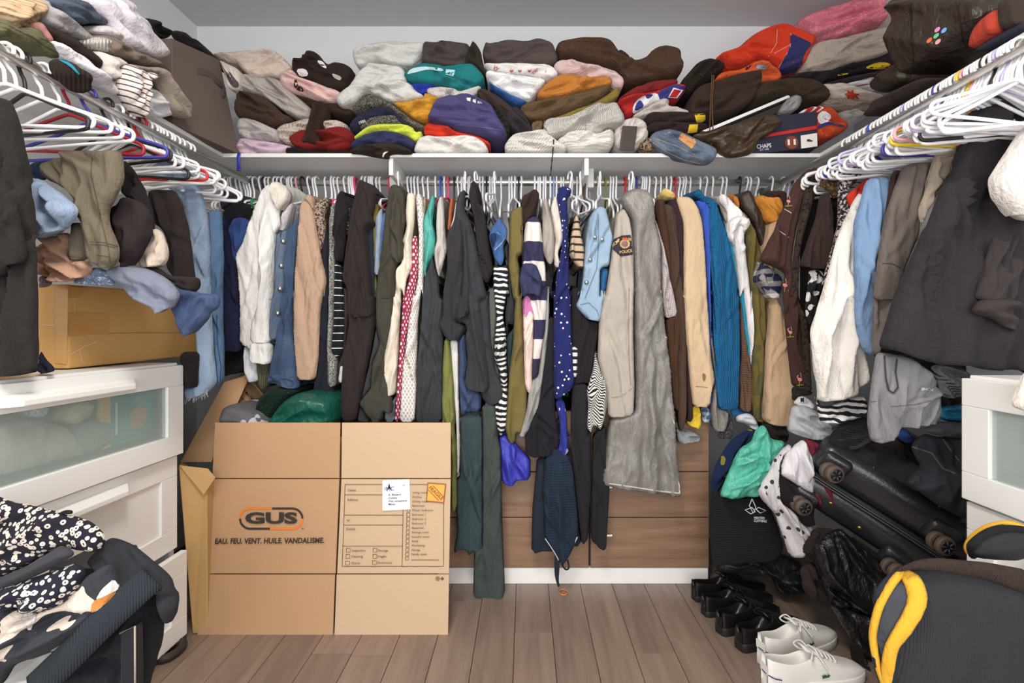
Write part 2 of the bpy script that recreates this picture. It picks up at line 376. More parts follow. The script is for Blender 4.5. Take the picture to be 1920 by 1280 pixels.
# ================================================================ the room
XL, XR, YB, ZC = -1.6, 1.6, 2.34, 2.49
def struct(o): o['kind'] = 'structure'; return o
struct(box('wall_back', XL - .1, XR + .1, YB, YB + .1, 0, ZC, M_WALL, bevel=0))
struct(box('wall_left', XL - .1, XL, -1.2, YB, 0, ZC, M_WALL, bevel=0))
struct(box('wall_right', XR, XR + .1, -1.2, YB, 0, ZC, M_WALL, bevel=0))
struct(box('ceiling', XL - .1, XR + .1, -1.2, YB + .1, ZC, ZC + .1, M_CEIL, bevel=0))
fl = struct(box('floor', XL - .1, XR + .1, -1.2, YB + .1, -.05, -.006, plain('subfloor', (40, 32, 28), .9), bevel=0))
PW = .127; i = 0; x = -1.56
pm = {}
while x < 1.55:
    y = -1.1 - random.uniform(0, .5)
    while y < YB:
        L = random.choice((.75, 1.0, 1.25)); y0, y1 = max(y, -1.2), min(y + L, YB)
        if y1 - y0 > .05: box('plank', x + .0009, x + PW - .0009, y0 + .0009, y1 - .0009, -.006, 0, M_PLANK, fl, .0008)
        y += L
    x += PW
# ---------------------------------------------------------------- shelves, rods
ZS, TS = 1.727, .016
sb = tag(box('shelf_board', XL, XR, 1.94, YB, ZS - TS, ZS, M_SHELF), 'long white shelf across the back wall loaded with folded clothes', 'shelf')
sl = tag(box('shelf_board', XL, -1.22, -.2, 1.938, ZS - TS, ZS, M_SHELF), 'white shelf along the left wall above the rod', 'shelf')
sr = tag(box('shelf_board', 1.19, XR, -.2, 1.938, ZS - TS, ZS, M_SHELF), 'white shelf along the right wall above crowded hangers', 'shelf')
ROD = 1.66; YR = 2.11
for px, dx in ((733, 8), (1100, 6)):
    b0 = py_(px, 320, 1.95); box('shelf_support', b0.x - .009, b0.x + .009, 1.95, YB, ZS - TS - .07, ZS - TS, M_SHELF, sb)
    c = (px + dx - CX) * YR / FPX
    box('rod_holder', c - .014, c + .014, YR - .03, YR + .03, ROD - .03, ROD + .055, M_SHELF, sb, .004)
    hexa('rod_brace', [(c - .006, YR + .02, ROD - .02), (c + .006, YR + .02, ROD - .02), (c + .05, YB, ROD - .16), (c + .03, YB, ROD - .16), (c - .006, YR + .02, ROD), (c + .006, YR + .02, ROD), (c + .05, YB, ROD - .13), (c + .03, YB, ROD - .13)], M_SHELF, sb)
def rod(a, b, label):
    e = empty('closet_rod', a, label, 'rod'); cyl('pole', a, b, .0145, M_CHROME, e)
    for q, s in ((a, 1), (b, -1)):
        dv = (Vector(b) - Vector(a)).normalized() * s; cyl('end_flange', q, Vector(q) + dv * .012, .028, M_CHROME, e)
rod((-1.58, YR, ROD), (1.58, YR, ROD), 'chrome hanging rod running along the back wall')
rod((-1.21, -.1, ROD), (-1.21, 2.3, ROD), 'chrome hanging rod under the left shelf')
rod((1.13, -.1, ROD), (1.13, 2.3, ROD), 'chrome hanging rod under the right shelf')
tag(box('wall_rail', -1.5, 1.5, 2.325, 2.34, 1.585, 1.61, M_SHELF), 'thin pale rail on the back wall just below the rod', 'rail')
h0 = Vector((-1.155, 1.935, 1.70)); tag(tube('tape_strip', [h0 + Vector((0, .001, .026)), h0 + Vector((0, -.003, .01)), h0 + Vector((.002, -.004, -.04))], .007, pl((40, 50, 160)), flat=(0, 1, 0)), 'short blue strip hanging off the left end of back shelf', 'tape')
tube('tip', [h0 + Vector((.002, -.004, -.04)), h0 + Vector((.003, -.005, -.047))], .009, pl((40, 50, 160)), bpy.data.objects['tape_strip'], flat=(0, 1, 0))
q = [py_(1038, 262, 1.93), py_(1036, 290, 1.925), py_(1034, 310, 1.93), py_(1032, 330, 1.94)]
tag(tube('drawstring', spline(q), [.002 + .0015 * (i % 3 == 0) for i in range(13)], fab((62, 52, 46))), 'thin frayed dark drawstring dangling from the shelf edge', 'string')
# ---------------------------------------------------------------- walnut drawer unit
un = empty('drawer_unit', (.19, 1.92, 0), 'walnut drawer unit with white plinth under the hanging clothes', 'drawers')
ux0, ux1, uy = -.35, .732, 1.912
box('carcass', ux0, ux1, uy + .02, 2.32, .065, .69, plain('dark_carcass', (52, 38, 30), .6), un)
box('plinth', ux0, ux1 - .002, uy + .004, 2.3, 0, .063, M_WHITE, un)
for a, b in ((ux0, .253), (.259, ux1)):
    for z0, z1 in ((.066, .264), (.268, .446), (.45, .69)):
        dr = box('drawer_front', a + .001, b - .001, uy, uy + .019, z0, z1, M_WAL, un, .0015)
        if a > 0:
            m = .345; box('handle', m - .05, m, uy - .018, uy - .010, (z0 + z1) / 2 + .03, (z0 + z1) / 2 + .04, M_CHROME, dr)
            for k in (m - .045, m - .005): box('handle_post', k - .003, k + .003, uy - .011, uy, (z0 + z1) / 2 + .032, (z0 + z1) / 2 + .038, M_CHROME, dr, 0)
tag(obj('rubber_band', *tubev([(.146 + .016 * math.cos(t * .3927), 1.85 + .02 * math.sin(t * .3927), .003) for t in range(16)], .002, 6, True), pl((226, 132, 40))), 'tiny orange rubber band lying on the floor planks', 'band')
# ---------------------------------------------------------------- white dressers
def glass():
    N = NT('frosted_glass'); N.b.inputs['Base Color'].default_value = lin((186, 206, 202)); N.b.inputs['Roughness'].default_value = .22
    N.b.inputs['Alpha'].default_value = .3; N.b.inputs['Specular IOR Level'].default_value = .6
    tc = N.n('ShaderNodeTexCoord'); N.t.links.new(N.bump(N.noise(tc.outputs['Object'], 300), .05, .001), N.b.inputs['Normal']); return N.m
M_GLASS = glass()
def dresser(label, s, xf, y0, y1, offs, glassy):
    e = empty('dresser', (s * 1.35, (y0 + y1) / 2, 0), label, 'dresser'); X = lambda a: s * a
    def bx(n, a, b, *r, m=M_WHITE, p=None, bv=.002):
        lo, hi = sorted((X(a), X(b))); return box(n, lo, hi, *r, m, p or e, bv)
    xb = 1.575
    bx('top_panel', xf + .02, xb, y0, y1, .885, .907)
    bx('side_panel', xf + .03, xb, y1 - .02, y1 - .001, .05, .885); bx('side_panel', xf + .03, xb, y0, y0 + .02, .05, .885)
    bx('back_panel', xb - .008, xb, y0 + .02, y1 - .02, .05, .885); bx('bottom_panel', xf + .03, xb - .01, y0 + .02, y1 - .02, .05, .066)
    for yy in (y0 + .03, y1 - .06):
        for xx in (xf + .05, xb - .07): bx('foot', xx, xx + .04, yy, yy + .04, 0, .05)
    st = .065
    for k, ((z0, z1), of) in enumerate(zip(((.612, .9), (.304, .604), (.022, .296)), offs)):
        f = xf + of; d = bx('drawer', f + .02, f + .034, y0 + .02, y1 - .022, z0 + .01, z0 + .05) if not (k in glassy) else bx('drawer', f + .30, f + .314, y0 + .02, y1 - .022, z0 + .01, z1 - .06)
        bx('top_rail', f, f + .02, y0, y1, z1 - st, z1, p=d); bx('bottom_rail', f, f + .02, y0, y1, z0, z0 + st, p=d)
        bx('stile', f, f + .02, y1 - st * 1.05, y1, z0 + st, z1 - st, p=d); bx('stile', f, f + .02, y0, y0 + st, z0 + st, z1 - st, p=d)
        if k in glassy: bx('glass_pane', f + .008, f + .013, y0 + st, y1 - st * 1.05, z0 + st, z1 - st, m=M_GLASS, p=d, bv=0)
        else: bx('inset_panel', f + .008, f + .016, y0 + st, y1 - st * 1.05, z0 + st, z1 - st, p=d)
        ym = (y0 + y1) / 2 + .04; zh = z1 - .038; a, b = X(f), X(f - .036)
        hexa('handle', [(a, ym - .19, zh - .012), (b, ym - .15, zh - .012), (b, ym + .15, zh - .012), (a, ym + .19, zh - .012), (a, ym - .19, zh + .014), (b, ym - .15, zh + .004), (b, ym + .15, zh + .004), (a, ym + .19, zh + .014)] if s > 0 else
             [(b, ym - .15, zh - .012), (a, ym - .19, zh - .012), (a, ym + .19, zh - .012), (b, ym + .15, zh - .012), (b, ym - .15, zh + .004), (a, ym - .19, zh + .014), (a, ym + .19, zh + .014), (b, ym + .15, zh + .004)], M_WHITE, d)
    return e
dresser('white dresser with frosted glass top drawer under the cardboard box', -1, 1.118, .72, 1.57, (0, .02, -.012), (0,))
dresser('white dresser with frosted glass front at the right edge', 1, 1.05, .36, 1.156, (0, .012, 0), (0,))
# the book, paper and cloth seen through the glass
bk = empty('picture_book', (-1.155, 1.42, .69), 'teal picture book with yellow spine behind the frosted glass', 'book')
box('cover', -1.16, -1.15, 1.33, 1.49, .69, .83, plain('book_cover', (60, 132, 128), .5), bk); box('spine', -1.162, -1.148, 1.30, 1.33, .69, .835, plain('book_spine', (214, 170, 60), .5), bk)
bb = bpy.data.objects['cover']; V, Fc = tubev([(-1.149, 1.425, .755), (-1.1475, 1.425, .755)], .032, 24); obj('cover_picture', V, Fc, plain('book_picture', (176, 120, 84), .5), bb, False)
obj('cover_title', [(-1.1485, 1.345, .72), (-1.1485, 1.352, .72), (-1.1485, 1.352, .81), (-1.1485, 1.345, .81)], [(0, 1, 2, 3)], plain('book_title', (220, 226, 210), .6), bb, False)
tag(cloth('folded_cloth', None, None, 'C4 -40,520 250,480 560,540 640,640 740,800 500,830 120,940 -40,980', fab((168, 158, 146)), xp=-1.16, depth=.1, bulge=.01), 'crumpled pale cloth inside the glass-fronted drawer', 'cloth')
tag(cloth('folded_cloth', None, None, 'C4 560,480 640,340 780,330 790,420 700,500 620,530', fab((206, 196, 150)), xp=-1.158, depth=.06, bulge=.01), 'small yellowish cloth bundle inside the glass-fronted drawer', 'cloth')
tag(cloth('wrapped_box', None, None, 'C4 275,370 405,350 410,455 280,470', fab((180, 194, 214), 'diamond', (226, 230, 240), p=.014, r=.4), xp=-1.157, depth=.05, bulge=.004, sm=1), 'small blue patterned packet inside the glass-fronted drawer', 'packet')
tag(cloth('folded_cloth', None, None, 'C4 640,600 740,480 930,470 945,700 760,800 640,760', fab((110, 122, 112)), xp=-1.162, depth=.1, bulge=.01), 'grey-green cloth beside the book in the glass drawer', 'cloth')
# ---------------------------------------------------------------- cardboard box on the dresser
cb = empty('cardboard_box', (-1.4, 1.6, .912), 'brown taped cardboard box lying on the white dresser', 'box')
n0, n1 = py_(128, 691, 1.30), py_(128, 533, 1.30); f0 = py_(401, 663, 1.9); f1 = f0 + Vector((0, 0, n1.z - n0.z)); off = Vector((-.31, -.02, 0))
bo = hexa('carton', [n0, f0, f0 + off, n0 + off, n1, f1, f1 + off, n1 + off], M_CARD2, cb, .005)
TAPE = plain('packing_tape', (198, 146, 78), .3, coat=.3); hb = hitter(bo)
patch(bo, 'tape_strip', 'A8 497,425 620,432 560,520 490,520', TAPE, hb, sm=0); patch(bo, 'tape_strip', 'A8 490,625 770,630 770,770 485,790', TAPE, hb, sm=0); patch(bo, 'tape_strip', 'A8 1450,790 1505,780 1502,915 1450,920', TAPE, hb, sm=0)
patch(bo, 'tape_strip', 'A8 390,440 480,425 472,990 385,980', TAPE, hb, sm=0)
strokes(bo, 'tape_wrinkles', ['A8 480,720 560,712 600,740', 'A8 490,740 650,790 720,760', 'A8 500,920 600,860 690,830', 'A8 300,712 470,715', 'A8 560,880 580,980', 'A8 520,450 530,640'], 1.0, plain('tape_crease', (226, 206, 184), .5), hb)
strokes(bo, 'seam_line', ['A8 770,770 1120,765 1500,772'], .8, plain('seam', (140, 104, 66), .8), hb)
# ---------------------------------------------------------------- moving boxes on the floor
ob = empty('moving_box', (-.75, 2.0, 0), 'open moving box of clothes standing behind the flattened carton', 'box')
def panel(name, quad, mat, parent, th=.005):
    a = [Vector(v) for v in quad]; n = (a[1] - a[0]).cross(a[3] - a[0]).normalized() * -th
    return hexa(name, [a[0], a[1], a[1] + n, a[0] + n, a[3], a[2], a[2] + n, a[3] + n], mat, parent, .001)
panel('side', [(-1.09, 1.76, .002), (-.37, 1.76, .002), (-.37, 1.76, .62), (-1.09, 1.76, .62)], M_CARD, ob)
panel('side', [(-1.09, 2.28, .002), (-.37, 2.28, .002), (-.37, 2.28, .62), (-1.09, 2.28, .62)], M_CARD, ob)
panel('side', [(-1.09, 1.766, .002), (-1.09, 2.28, .002), (-1.09, 2.28, .62), (-1.09, 1.766, .62)], M_CARD, ob)
panel('side', [(-.375, 1.766, .002), (-.375, 2.28, .002), (-.375, 2.28, .62), (-.375, 1.766, .62)], M_CARD, ob)
fp = panel('printed_flap', [py_(388, 800, 1.84), py_(482, 792, 1.86), py_(496, 742, 2.0), py_(456, 692, 2.02)], M_CARD, ob)
fq = panel('flap', [py_(338, 866, 1.73), py_(396, 866, 1.755), py_(470, 700, 1.93), py_(420, 716, 1.9)], M_CARD, ob)
hf = hitter(fp)
for k, s in enumerate(('LESS MATERIAL', 'HOMES', 'MOINS DE MATERIEL')): text(fp, 'print', s, 466 - 12 * k, 741 + 5 * k, 5 if k != 1 else 3, M_INK, hf, 48, bold=.01)
patch(fp, 'print_mark', 'F 437,748 443,744 447,751 441,755', M_INK, hf, sm=0)
yb = empty('cardboard_box', (-1.0, 1.72, 0), 'narrow worn tan box wedged between the dresser and flattened carton', 'box')
hexa('carton', [(-1.11, 1.60, .002), (-1.06, 1.60, .002), (-1.03, 1.70, .002), (-1.11, 1.72, .002), py_(335, 872, 1.585), py_(388, 882, 1.62), py_(404, 905, 1.68), py_(340, 865, 1.70)], M_CARD3, yb, .003)
panel('torn_flap', [py_(336, 872, 1.58), py_(382, 928, 1.60), py_(404, 895, 1.62), py_(390, 878, 1.62)], M_CARD3, yb, .004)
# flattened carton
p0, p1, p2 = py_(370, 1190, 1.597), py_(840, 1188, 1.597), py_(403, 792, 1.70)
NR = (p1 - p0).cross(p2 - p0).normalized()
def sheet(px, py, off=0.0):
    r = ray(px, py); t = (p0 - CAM).dot(NR) / r.dot(NR); return CAM + r * t - r.normalized() * off
gs = empty('flattened_box', (-.68, 1.62, 0), 'large flattened printed moving carton leaning in front of the clothes', 'cardboard')
GX = [(792, 403, 638, 641, 845), (896, 398, 636, 640, 845), (898, 397, 636, 640, 845), (1075, 378, 629, 632, 842), (1077, 377, 628, 631, 842), (1190, 370, 624, 627, 840)]
gp = []
for k in (0, 2, 4):
    (ya, a0, a1, a2, a3), (yb_, b0, b1, b2, b3) = GX[k], GX[k + 1]
    for (u0, u1, v0, v1) in ((a0, a1, b0, b1), (a2, a3, b2, b3)):
        m = M_CARD if u0 < 600 else plain('cardboard_pale', (196, 168, 138), .85, var=.05, sc=3, bump=.08, bsc=90)
        gp.append(panel('panel' if k == 2 else 'flap', [sheet(v0, yb_), sheet(v1, yb_), sheet(u1, ya), sheet(u0, ya)], m, gs))
sh = lambda x, y, o: sheet(x, y, o)
L, Rr = gp[2], gp[3]; ORG = plain('orange_ink', (222, 122, 32), .7)
def arc(cx, cy, r, a0, a1, n=10): return [(cx + r * math.cos(math.radians(a0 + (a1 - a0) * k / n)), cy + r * math.sin(math.radians(a0 + (a1 - a0) * k / n))) for k in range(n + 1)]
strokes(L, 'logo_ring', [[(508, 953), (470, 953)] + arc(469, 972, 19, 270, 180)], 4, ORG, sh); strokes(L, 'logo_ring', [[(506, 991), (547, 991)] + arc(548, 972, 19, 90, 0)], 4, ORG, sh)
strokes(L, 'logo_ring', [[(510, 953), (547, 953)] + arc(548, 972, 19, 270, 360)], 4, M_INK, sh); strokes(L, 'logo_ring', [[(506, 991), (470, 991)] + arc(469, 972, 19, 90, 180)], 4, M_INK, sh)
text(L, 'logo_lettering', 'GUS', 508, 972, 20, M_INK, sh, 0, 98, .045); text(L, 'slogan', 'EAU. FEU. VENT. HUILE. VANDALISME.', 505, 1014, 10, M_INK, sh, -.4, 205, .03, shear=.12)
text(L, 'trade_mark', 'MC', 568, 991, 3, M_INK, sh)
C6 = lambda a, b: (360 + a / 3.048, 780 + b / 3.048)
FL = [[(875, 390), (1438, 390), (1438, 858), (858, 858), (875, 390)], [(873, 449), (1210, 449)], [(870, 565), (1206, 565)], [(868, 622), (1205, 622)], [(862, 742), (1202, 742)], [(1210, 390), (1200, 858)], [(1252, 822), (1412, 822)]]
def sq(a, b, s=22): return [(a, b), (a + s, b), (a + s, b + s), (a, b + s), (a, b)]
for a, b in ((882, 755), (880, 790), (878, 828), (1035, 755), (1034, 790), (1031, 826)): FL.append(sq(a, b))
for k in range(12): FL.append(sq(1228 - k * .7, 528 + k * 25.1, 18))
strokes(Rr, 'form_lines', [[C6(*q) for q in l] for l in FL], .9, M_INK, sh)
def ft(s, a, b, hh=5.0): 
    x_, y_ = C6(a, b); text(Rr, 'form_text', s, x_, y_, hh * .9, M_INK, sh, align='LEFT')
for s, a, b in (('Client', 890, 424), ('Address', 886, 478), ('N°', 884, 597), ('Details', 880, 645), ('Inspection', 912, 768), ('Cleaning', 910, 802), ('Ozone', 908, 840), ('Storage', 1062, 768), ('Fragile', 1060, 802), ('Electronics', 1058, 838)): ft(s, a, b)
for k, s in enumerate('Living room,Kitchen,Dining room,Bathroom,Master bedroom,Bedroom 1,Bedroom 2,Bedroom 3,Basement,Storage room,Laundry room,Study,Workshop,Garage,Family room'.split(',')): ft(s, 1260 - k * .5, 437 + k * 25.2, 4.6)
patch(Rr, 'paper_label', 'C6 1088,366 1243,360 1248,532 1089,540', plain('paper', (240, 240, 238), .8), sh, .004, 8, 0)
INK = plain('blue_ink', (40, 40, 92), .8)
text(Rr, 'label_heading', 'IMC', *C6(1128, 415), 7, INK, sh, -2, 18, off=.006); patch(Rr, 'label_mark', 'C6 1112,432 1126,382 1142,430 1128,410', INK, sh, .006, 4, 0)
text(Rr, 'label_number', 'no', *C6(1210, 394), 3.5, INK, sh, 0, off=.006)
for k, s in enumerate(('A. Boisard', 'Cuisine', 'Vrac comptoire', 'Mixte')): text(Rr, 'handwriting', s, *C6(1120, 450 + 18 * k), 4, INK, sh, -2, None, .01, .006, .3, 'LEFT')
patch(Rr, 'fragile_sticker', 'C6 1346,378 1453,386 1441,498 1336,488', plain('sticker_brown', (150, 92, 52), .6), sh, .004, 8, 0); patch(Rr, 'fragile_field', 'C6 1352,386 1445,393 1435,490 1343,482', plain('sticker_orange', (240, 168, 70), .6), sh, .0055, 8, 0)
text(Rr, 'fragile_lettering', 'FRAGILE', *C6(1394, 440), 6.5, plain('sticker_ink', (130, 66, 30), .7), sh, 43, 33, .01, .007); strokes(Rr, 'sticker_lines', [[C6(1376, 396), C6(1437, 460)], [C6(1350, 420), C6(1410, 482)]], 1.1, plain('sticker_ink', (130, 66, 30), .7), sh, .007)
patch(gp[5], 'print_mark', [C6(1404 + 14 * math.cos(k), 928 + 14 * math.sin(k)) for k in (0, 1.05, 2.1, 3.14, 4.19, 5.24)], plain('ink_grey', (130, 110, 92), .8), sh, sm=0); strokes(gp[5], 'print_mark', [[C6(1420, 928), C6(1440, 928)], [C6(1430, 918), C6(1430, 938)], [C6(1430 + 8 * math.cos(k), 928 + 8 * math.sin(k)) for k in range(8)]], .8, M_INK, sh)
# ================================================================ folded clothes on the back shelf
def S(name, label, poly, mat, d=2.0, cat='clothes', depth=.2, bulge=.022, wr=.02, crease=1.2, fl=1.25, **k): return cloth(name, label, cat, poly, mat, d=d, depth=depth, bulge=bulge, wr=wr, crease=crease, **k)
BEI = fab((206, 188, 174), 'fuzz')
S('fleece_sweater', 'beige fleece sweater heaped on top beside the brown fabric bin', 'A2 0,262 60,255 380,225 540,218 620,260 700,340 745,400 660,440 610,480 500,460 440,480 380,500 320,450 250,380 240,345 140,350 60,315', BEI, 2.03)
o = S('fleece_jacket', 'white fleece sleeve with open cuff drooping over the bin edge', 'A2 60,310 140,350 240,395 270,470 262,560 215,605 160,590 120,500 80,380', fab((222, 206, 192), 'fuzz'), 1.97, depth=.07)
patch(o, 'cuff_opening', 'A2 112,420 150,410 190,470 238,520 232,560 190,565 140,510', fab((92, 84, 84)))
S('sweatpants', 'grey heather sweatpants slumped diagonally above dark brown sweater', 'A2 270,430 400,470 620,490 720,600 850,710 920,770 900,850 800,850 690,810 560,710 460,650 300,610 230,600 260,540', fab((158, 148, 142), 'mel', (210, 205, 200), r=.5), 2.0)
o = S('butterfly_shirt', 'pale pink top with a butterfly print', 'A2 620,470 660,420 740,400 770,460 850,490 1000,540 1200,610 1160,680 1060,705 960,690 830,635 760,620 640,570', fab((222, 180, 174)), 1.985)
hb = hitter(o)
for q in ('A2 745,495 765,484 785,540 760,575 740,545', 'A2 785,545 800,550 830,570 832,604 795,592 775,565', 'A2 760,575 785,560 800,595 780,590'): patch(o, 'butterfly_print', q, fab((56, 34, 34)), hb)
for q in ('A2 752,510 764,505 772,540 758,550', 'A2 800,566 820,578 818,592 800,582'): patch(o, 'butterfly_spot', q, fab((210, 170, 180)), hb, .004)
o = S('hoodie', 'black hoodie with white patches crumpled on top of pink top', 'A2 740,370 790,310 840,310 850,240 900,228 970,250 1060,370 1130,335 1250,360 1310,430 1260,560 1190,610 1000,560 860,490 760,465 735,410', fab((44, 32, 28)), 2.03, wr=.02)
hb = hitter(o)
for q in ('A2 760,390 850,385 885,450 800,468', 'A2 950,310 1010,315 1055,390 1000,370', 'A2 1090,425 1190,465 1170,500 1110,470'): patch(o, 'white_patch', q, fab((222, 216, 216)), hb)
S('sweater', 'dark brown sweater folded against the fabric bin', 'A2 205,605 350,620 480,660 580,740 640,810 730,840 722,890 580,938 460,890 350,855 215,855', fab((58, 40, 32), 'mel', (90, 66, 54), r=.6), 1.985)
S('sweater', 'grey sweater under the dark brown one next to the bin', 'A2 228,850 350,850 470,900 540,935 610,960 610,1060 540,1068 420,1055 235,1030', fab((168, 160, 158), 'mel', (210, 205, 205), r=.6), 1.98)
S('knit_sweater', 'oatmeal speckled knit sweater behind the red ribbed one', 'A2 585,990 620,930 740,890 860,850 1000,850 1200,880 1260,930 1200,970 1000,1000 820,1010 720,1100 610,1050', fab((196, 180, 168), 'knit', p=.012), 1.99)
S('towel', 'lilac pink towel at the bottom left of the back shelf', 'A2 232,1020 400,1050 540,1065 640,1085 740,1110 660,1195 230,1195', fab((206, 178, 196), 'fuzz'), 1.97)
S('ribbed_scarf', 'dark brown ribbed sleeve hanging down over the red sweater', 'A2 930,700 1040,700 1060,760 1040,870 1005,900 990,1110 900,1090 815,1080 840,1000 880,880 910,780', fab((60, 38, 28), 'rib', p=.008), 1.95, depth=.06)
S('dark_cloth', 'dark brown cloth squeezed under the butterfly top', 'A2 700,610 960,690 1120,700 1310,780 1260,845 1060,800 920,750 800,700', fab((52, 36, 30)), 2.01)
S('ribbed_sweater', 'red ribbed sweater at the front of the left pile', 'A2 690,1030 760,980 830,950 1000,970 1100,950 1200,925 1310,990 1280,1090 1240,1140 1120,1165 1000,1130 860,1155 750,1110', fab((142, 26, 22), 'rib', p=.008), 1.97)
S('black_garment', 'black garment peeking under the red ribbed sweater', 'A2 640,1130 740,1110 860,1145 1120,1150 1260,1140 1260,1185 1000,1190 700,1195', fab((28, 22, 24)), 1.965)
G = fab((192, 192, 188), 'mel', (226, 226, 224), r=.6)
S('rolled_hoodie', 'light grey hoodie rolled on the very top of the pile', 'A3 105,230 220,170 480,150 650,155 760,150 780,180 745,260 700,320 610,385 400,350 290,345 170,402 120,330', G, 2.02)
S('hoodie', 'light grey hoodie with bent sleeve below the rolled one', 'A3 -51,690 0,620 80,560 150,450 220,370 290,340 560,370 600,440 610,540 650,540 690,600 770,640 740,675 460,705 330,640 210,605 160,690 100,750 0,755', G, 1.985)
S('folded_sweatshirt', 'charcoal sweatshirt folded above the teal hoodie', 'A3 755,150 850,160 980,150 1100,165 1190,175 1190,260 1140,390 1000,390 745,355', fab((74, 66, 64)), 2.01)
S('hooded_garment', 'dark olive hood sticking up beside the charcoal sweatshirt', 'A3 1130,385 1150,260 1190,180 1222,135 1290,230 1305,330 1345,465 1260,400 1190,350', fab((50, 42, 34)), 2.0)
o = S('teal_hoodie', 'teal hoodie with a pale stripe and small badge', 'A3 575,470 600,420 720,340 900,355 960,380 1060,375 1200,345 1260,390 1340,490 1260,560 1120,602 1020,585 930,540 760,535 640,535', fab((20, 120, 124)), 1.985)
hb = hitter(o); patch(o, 'badge', 'A3 965,390 1050,400 1035,460 960,440', fab((176, 224, 232)), hb, sm=0); patch(o, 'pale_stripe', 'A3 600,440 640,385 760,365 940,385 945,415 800,392 650,430', fab((186, 224, 230)), hb)
text(o, 'badge_marks', '2 5', 844, 138, 4, M_INK, hb, 14, bold=.03, off=.004)
S('royal_blue_shirt', 'royal blue top showing between teal hoodie and mustard jacket', 'A3 630,525 930,530 850,575 770,615 690,618 645,575', fab((30, 52, 172)), 2.0)
S('speckled_sweater', 'grey speckled sweater just under the teal hoodie', 'A3 790,565 950,560 1100,595 1310,540 1250,645 1100,665 900,675 790,625', fab((204, 196, 190), 'tweed', (150, 144, 140), p=.006, r=.62), 1.995)
S('mustard_jacket', 'mustard yellow jacket beside the purple hoodie', 'A3 465,705 680,690 760,660 770,610 850,640 915,670 890,720 820,890 700,870 600,805 540,760', fab((214, 150, 38)), 1.985)
TW = fab((116, 106, 92), 'tweed', (50, 58, 62), p=.006, r=.5)
S('tweed_sweater', 'grey tweed sweater draped over the navy sweatshirt', 'A3 105,760 170,680 200,640 280,620 380,670 460,710 560,790 680,880 785,920 770,965 680,945 560,855 400,745 250,765 130,815', TW, 1.98)
o = S('navy_sweatshirt', 'navy sweatshirt with white 1986 print', 'A3 75,920 130,850 250,760 400,735 480,760 560,850 650,925 560,905 480,825 350,835 200,885 150,975 90,975', fab((34, 38, 62)), 1.972)
S('tweed_garment', 'short tweed fold between navy sweatshirt and lime top', 'A3 165,945 215,865 350,820 500,815 600,905 450,910 300,910 200,950', TW, 1.974, depth=.15)
text(o, 'print', '1986', 679, 229, 6, plain('white_ink', (235, 235, 235), .8), hitter(o), -20, 13, .02)
S('lime_shirt', 'lime yellow top in the middle of the shelf pile', 'A3 110,1040 160,980 290,905 460,900 600,905 660,930 690,980 745,960 742,1020 690,1072 620,1015 450,970 280,975 160,1025', fab((206, 222, 60)), 1.97)
S('navy_shirt', 'navy top folded under the lime one', 'A3 78,1100 160,1030 300,970 460,962 600,1000 692,1070 680,1125 630,1145 500,1090 300,1090 120,1135', fab((44, 50, 86)), 1.968)
o = S('dark_track_jacket', 'dark track top with white trim hanging over shelf edge', 'A3 60,1165 150,1110 300,1075 520,1080 660,1150 640,1175 445,1165 430,1215 370,1210 260,1190 170,1170', fab((46, 36, 28)), 1.925, depth=.15, edge=(1.94, ZS))
patch(o, 'white_trim', 'A3 375,1205 385,1165 415,1150 438,1152 400,1172 390,1208', fab((226, 228, 232)))
o = S('purple_hoodie', 'faded purple-blue hoodie with white print bulging at the centre', 'A3 800,860 850,760 890,690 1010,660 1150,650 1300,690 1400,740 1440,830 1480,900 1540,1000 1480,1060 1300,1020 1100,980 960,930 820,890', fab((72, 66, 118)), 1.96, bulge=.05)
hb = hitter(o)
for q in ('A3 1155,655 1195,655 1190,690 1160,680', 'A3 1215,670 1245,665 1240,705 1212,690', 'A3 1255,680 1290,690 1305,710 1258,708'): patch(o, 'white_print', q, fab((235, 235, 240)), hb, sm=0)
strokes(o, 'seam', ['A3 1050,905 1200,915 1380,940 1500,960', 'A3 1050,905 1040,955'], 1, fab((112, 110, 160)), hb)
S('orange_red_shirt', 'bright orange-red top under the purple hoodie', 'A3 790,875 960,930 1100,985 1260,1010 1390,1080 1350,1110 1150,1030 900,1030 745,1010', fab((222, 44, 24)), 1.975)
S('white_fleece', 'white fleece folded at the bottom centre of the shelf', 'A3 665,1150 700,1060 740,1010 900,1015 1100,1005 1250,1020 1330,1080 1370,1165 1000,1170 700,1170', fab((222, 218, 214), 'fuzz'), 1.965)
S('brown_garment', 'dark brown sleeve draped right of the purple hoodie', 'A3 1240,610 1290,570 1370,600 1500,680 1620,790 1740,930 1765,990 1640,975 1550,900 1400,745 1300,695', fab((62, 46, 42)), 1.975)
S('black_padded_jacket', 'black padded sleeve tucked behind the purple hoodie', 'A3 1380,730 1500,750 1570,860 1560,990 1490,1060 1440,900', fab((40, 36, 34), 'ribh', p=.02), 1.985)
S('charcoal_jacket', 'charcoal jacket with stitched hem on top of the white shirts', 'A4 -280,325 -255,150 -200,170 0,130 130,155 230,118 360,135 440,315 370,375 250,358 -100,350', fab((82, 70, 68)), 2.01)
o = S('printed_tee', 'white tee with red heart print under the charcoal jacket', 'A4 -275,345 -100,345 360,360 445,450 340,500 150,455 -100,425 -220,405', fab((230, 226, 226)), 1.99)
hb = hitter(o); RI = plain('red_ink', (196, 50, 56), .8); text(o, 'red_lettering', 'W', 930, 128, 8, RI, hb, 30); text(o, 'red_lettering', 'ear', 1003, 133, 8, RI, hb, -35)
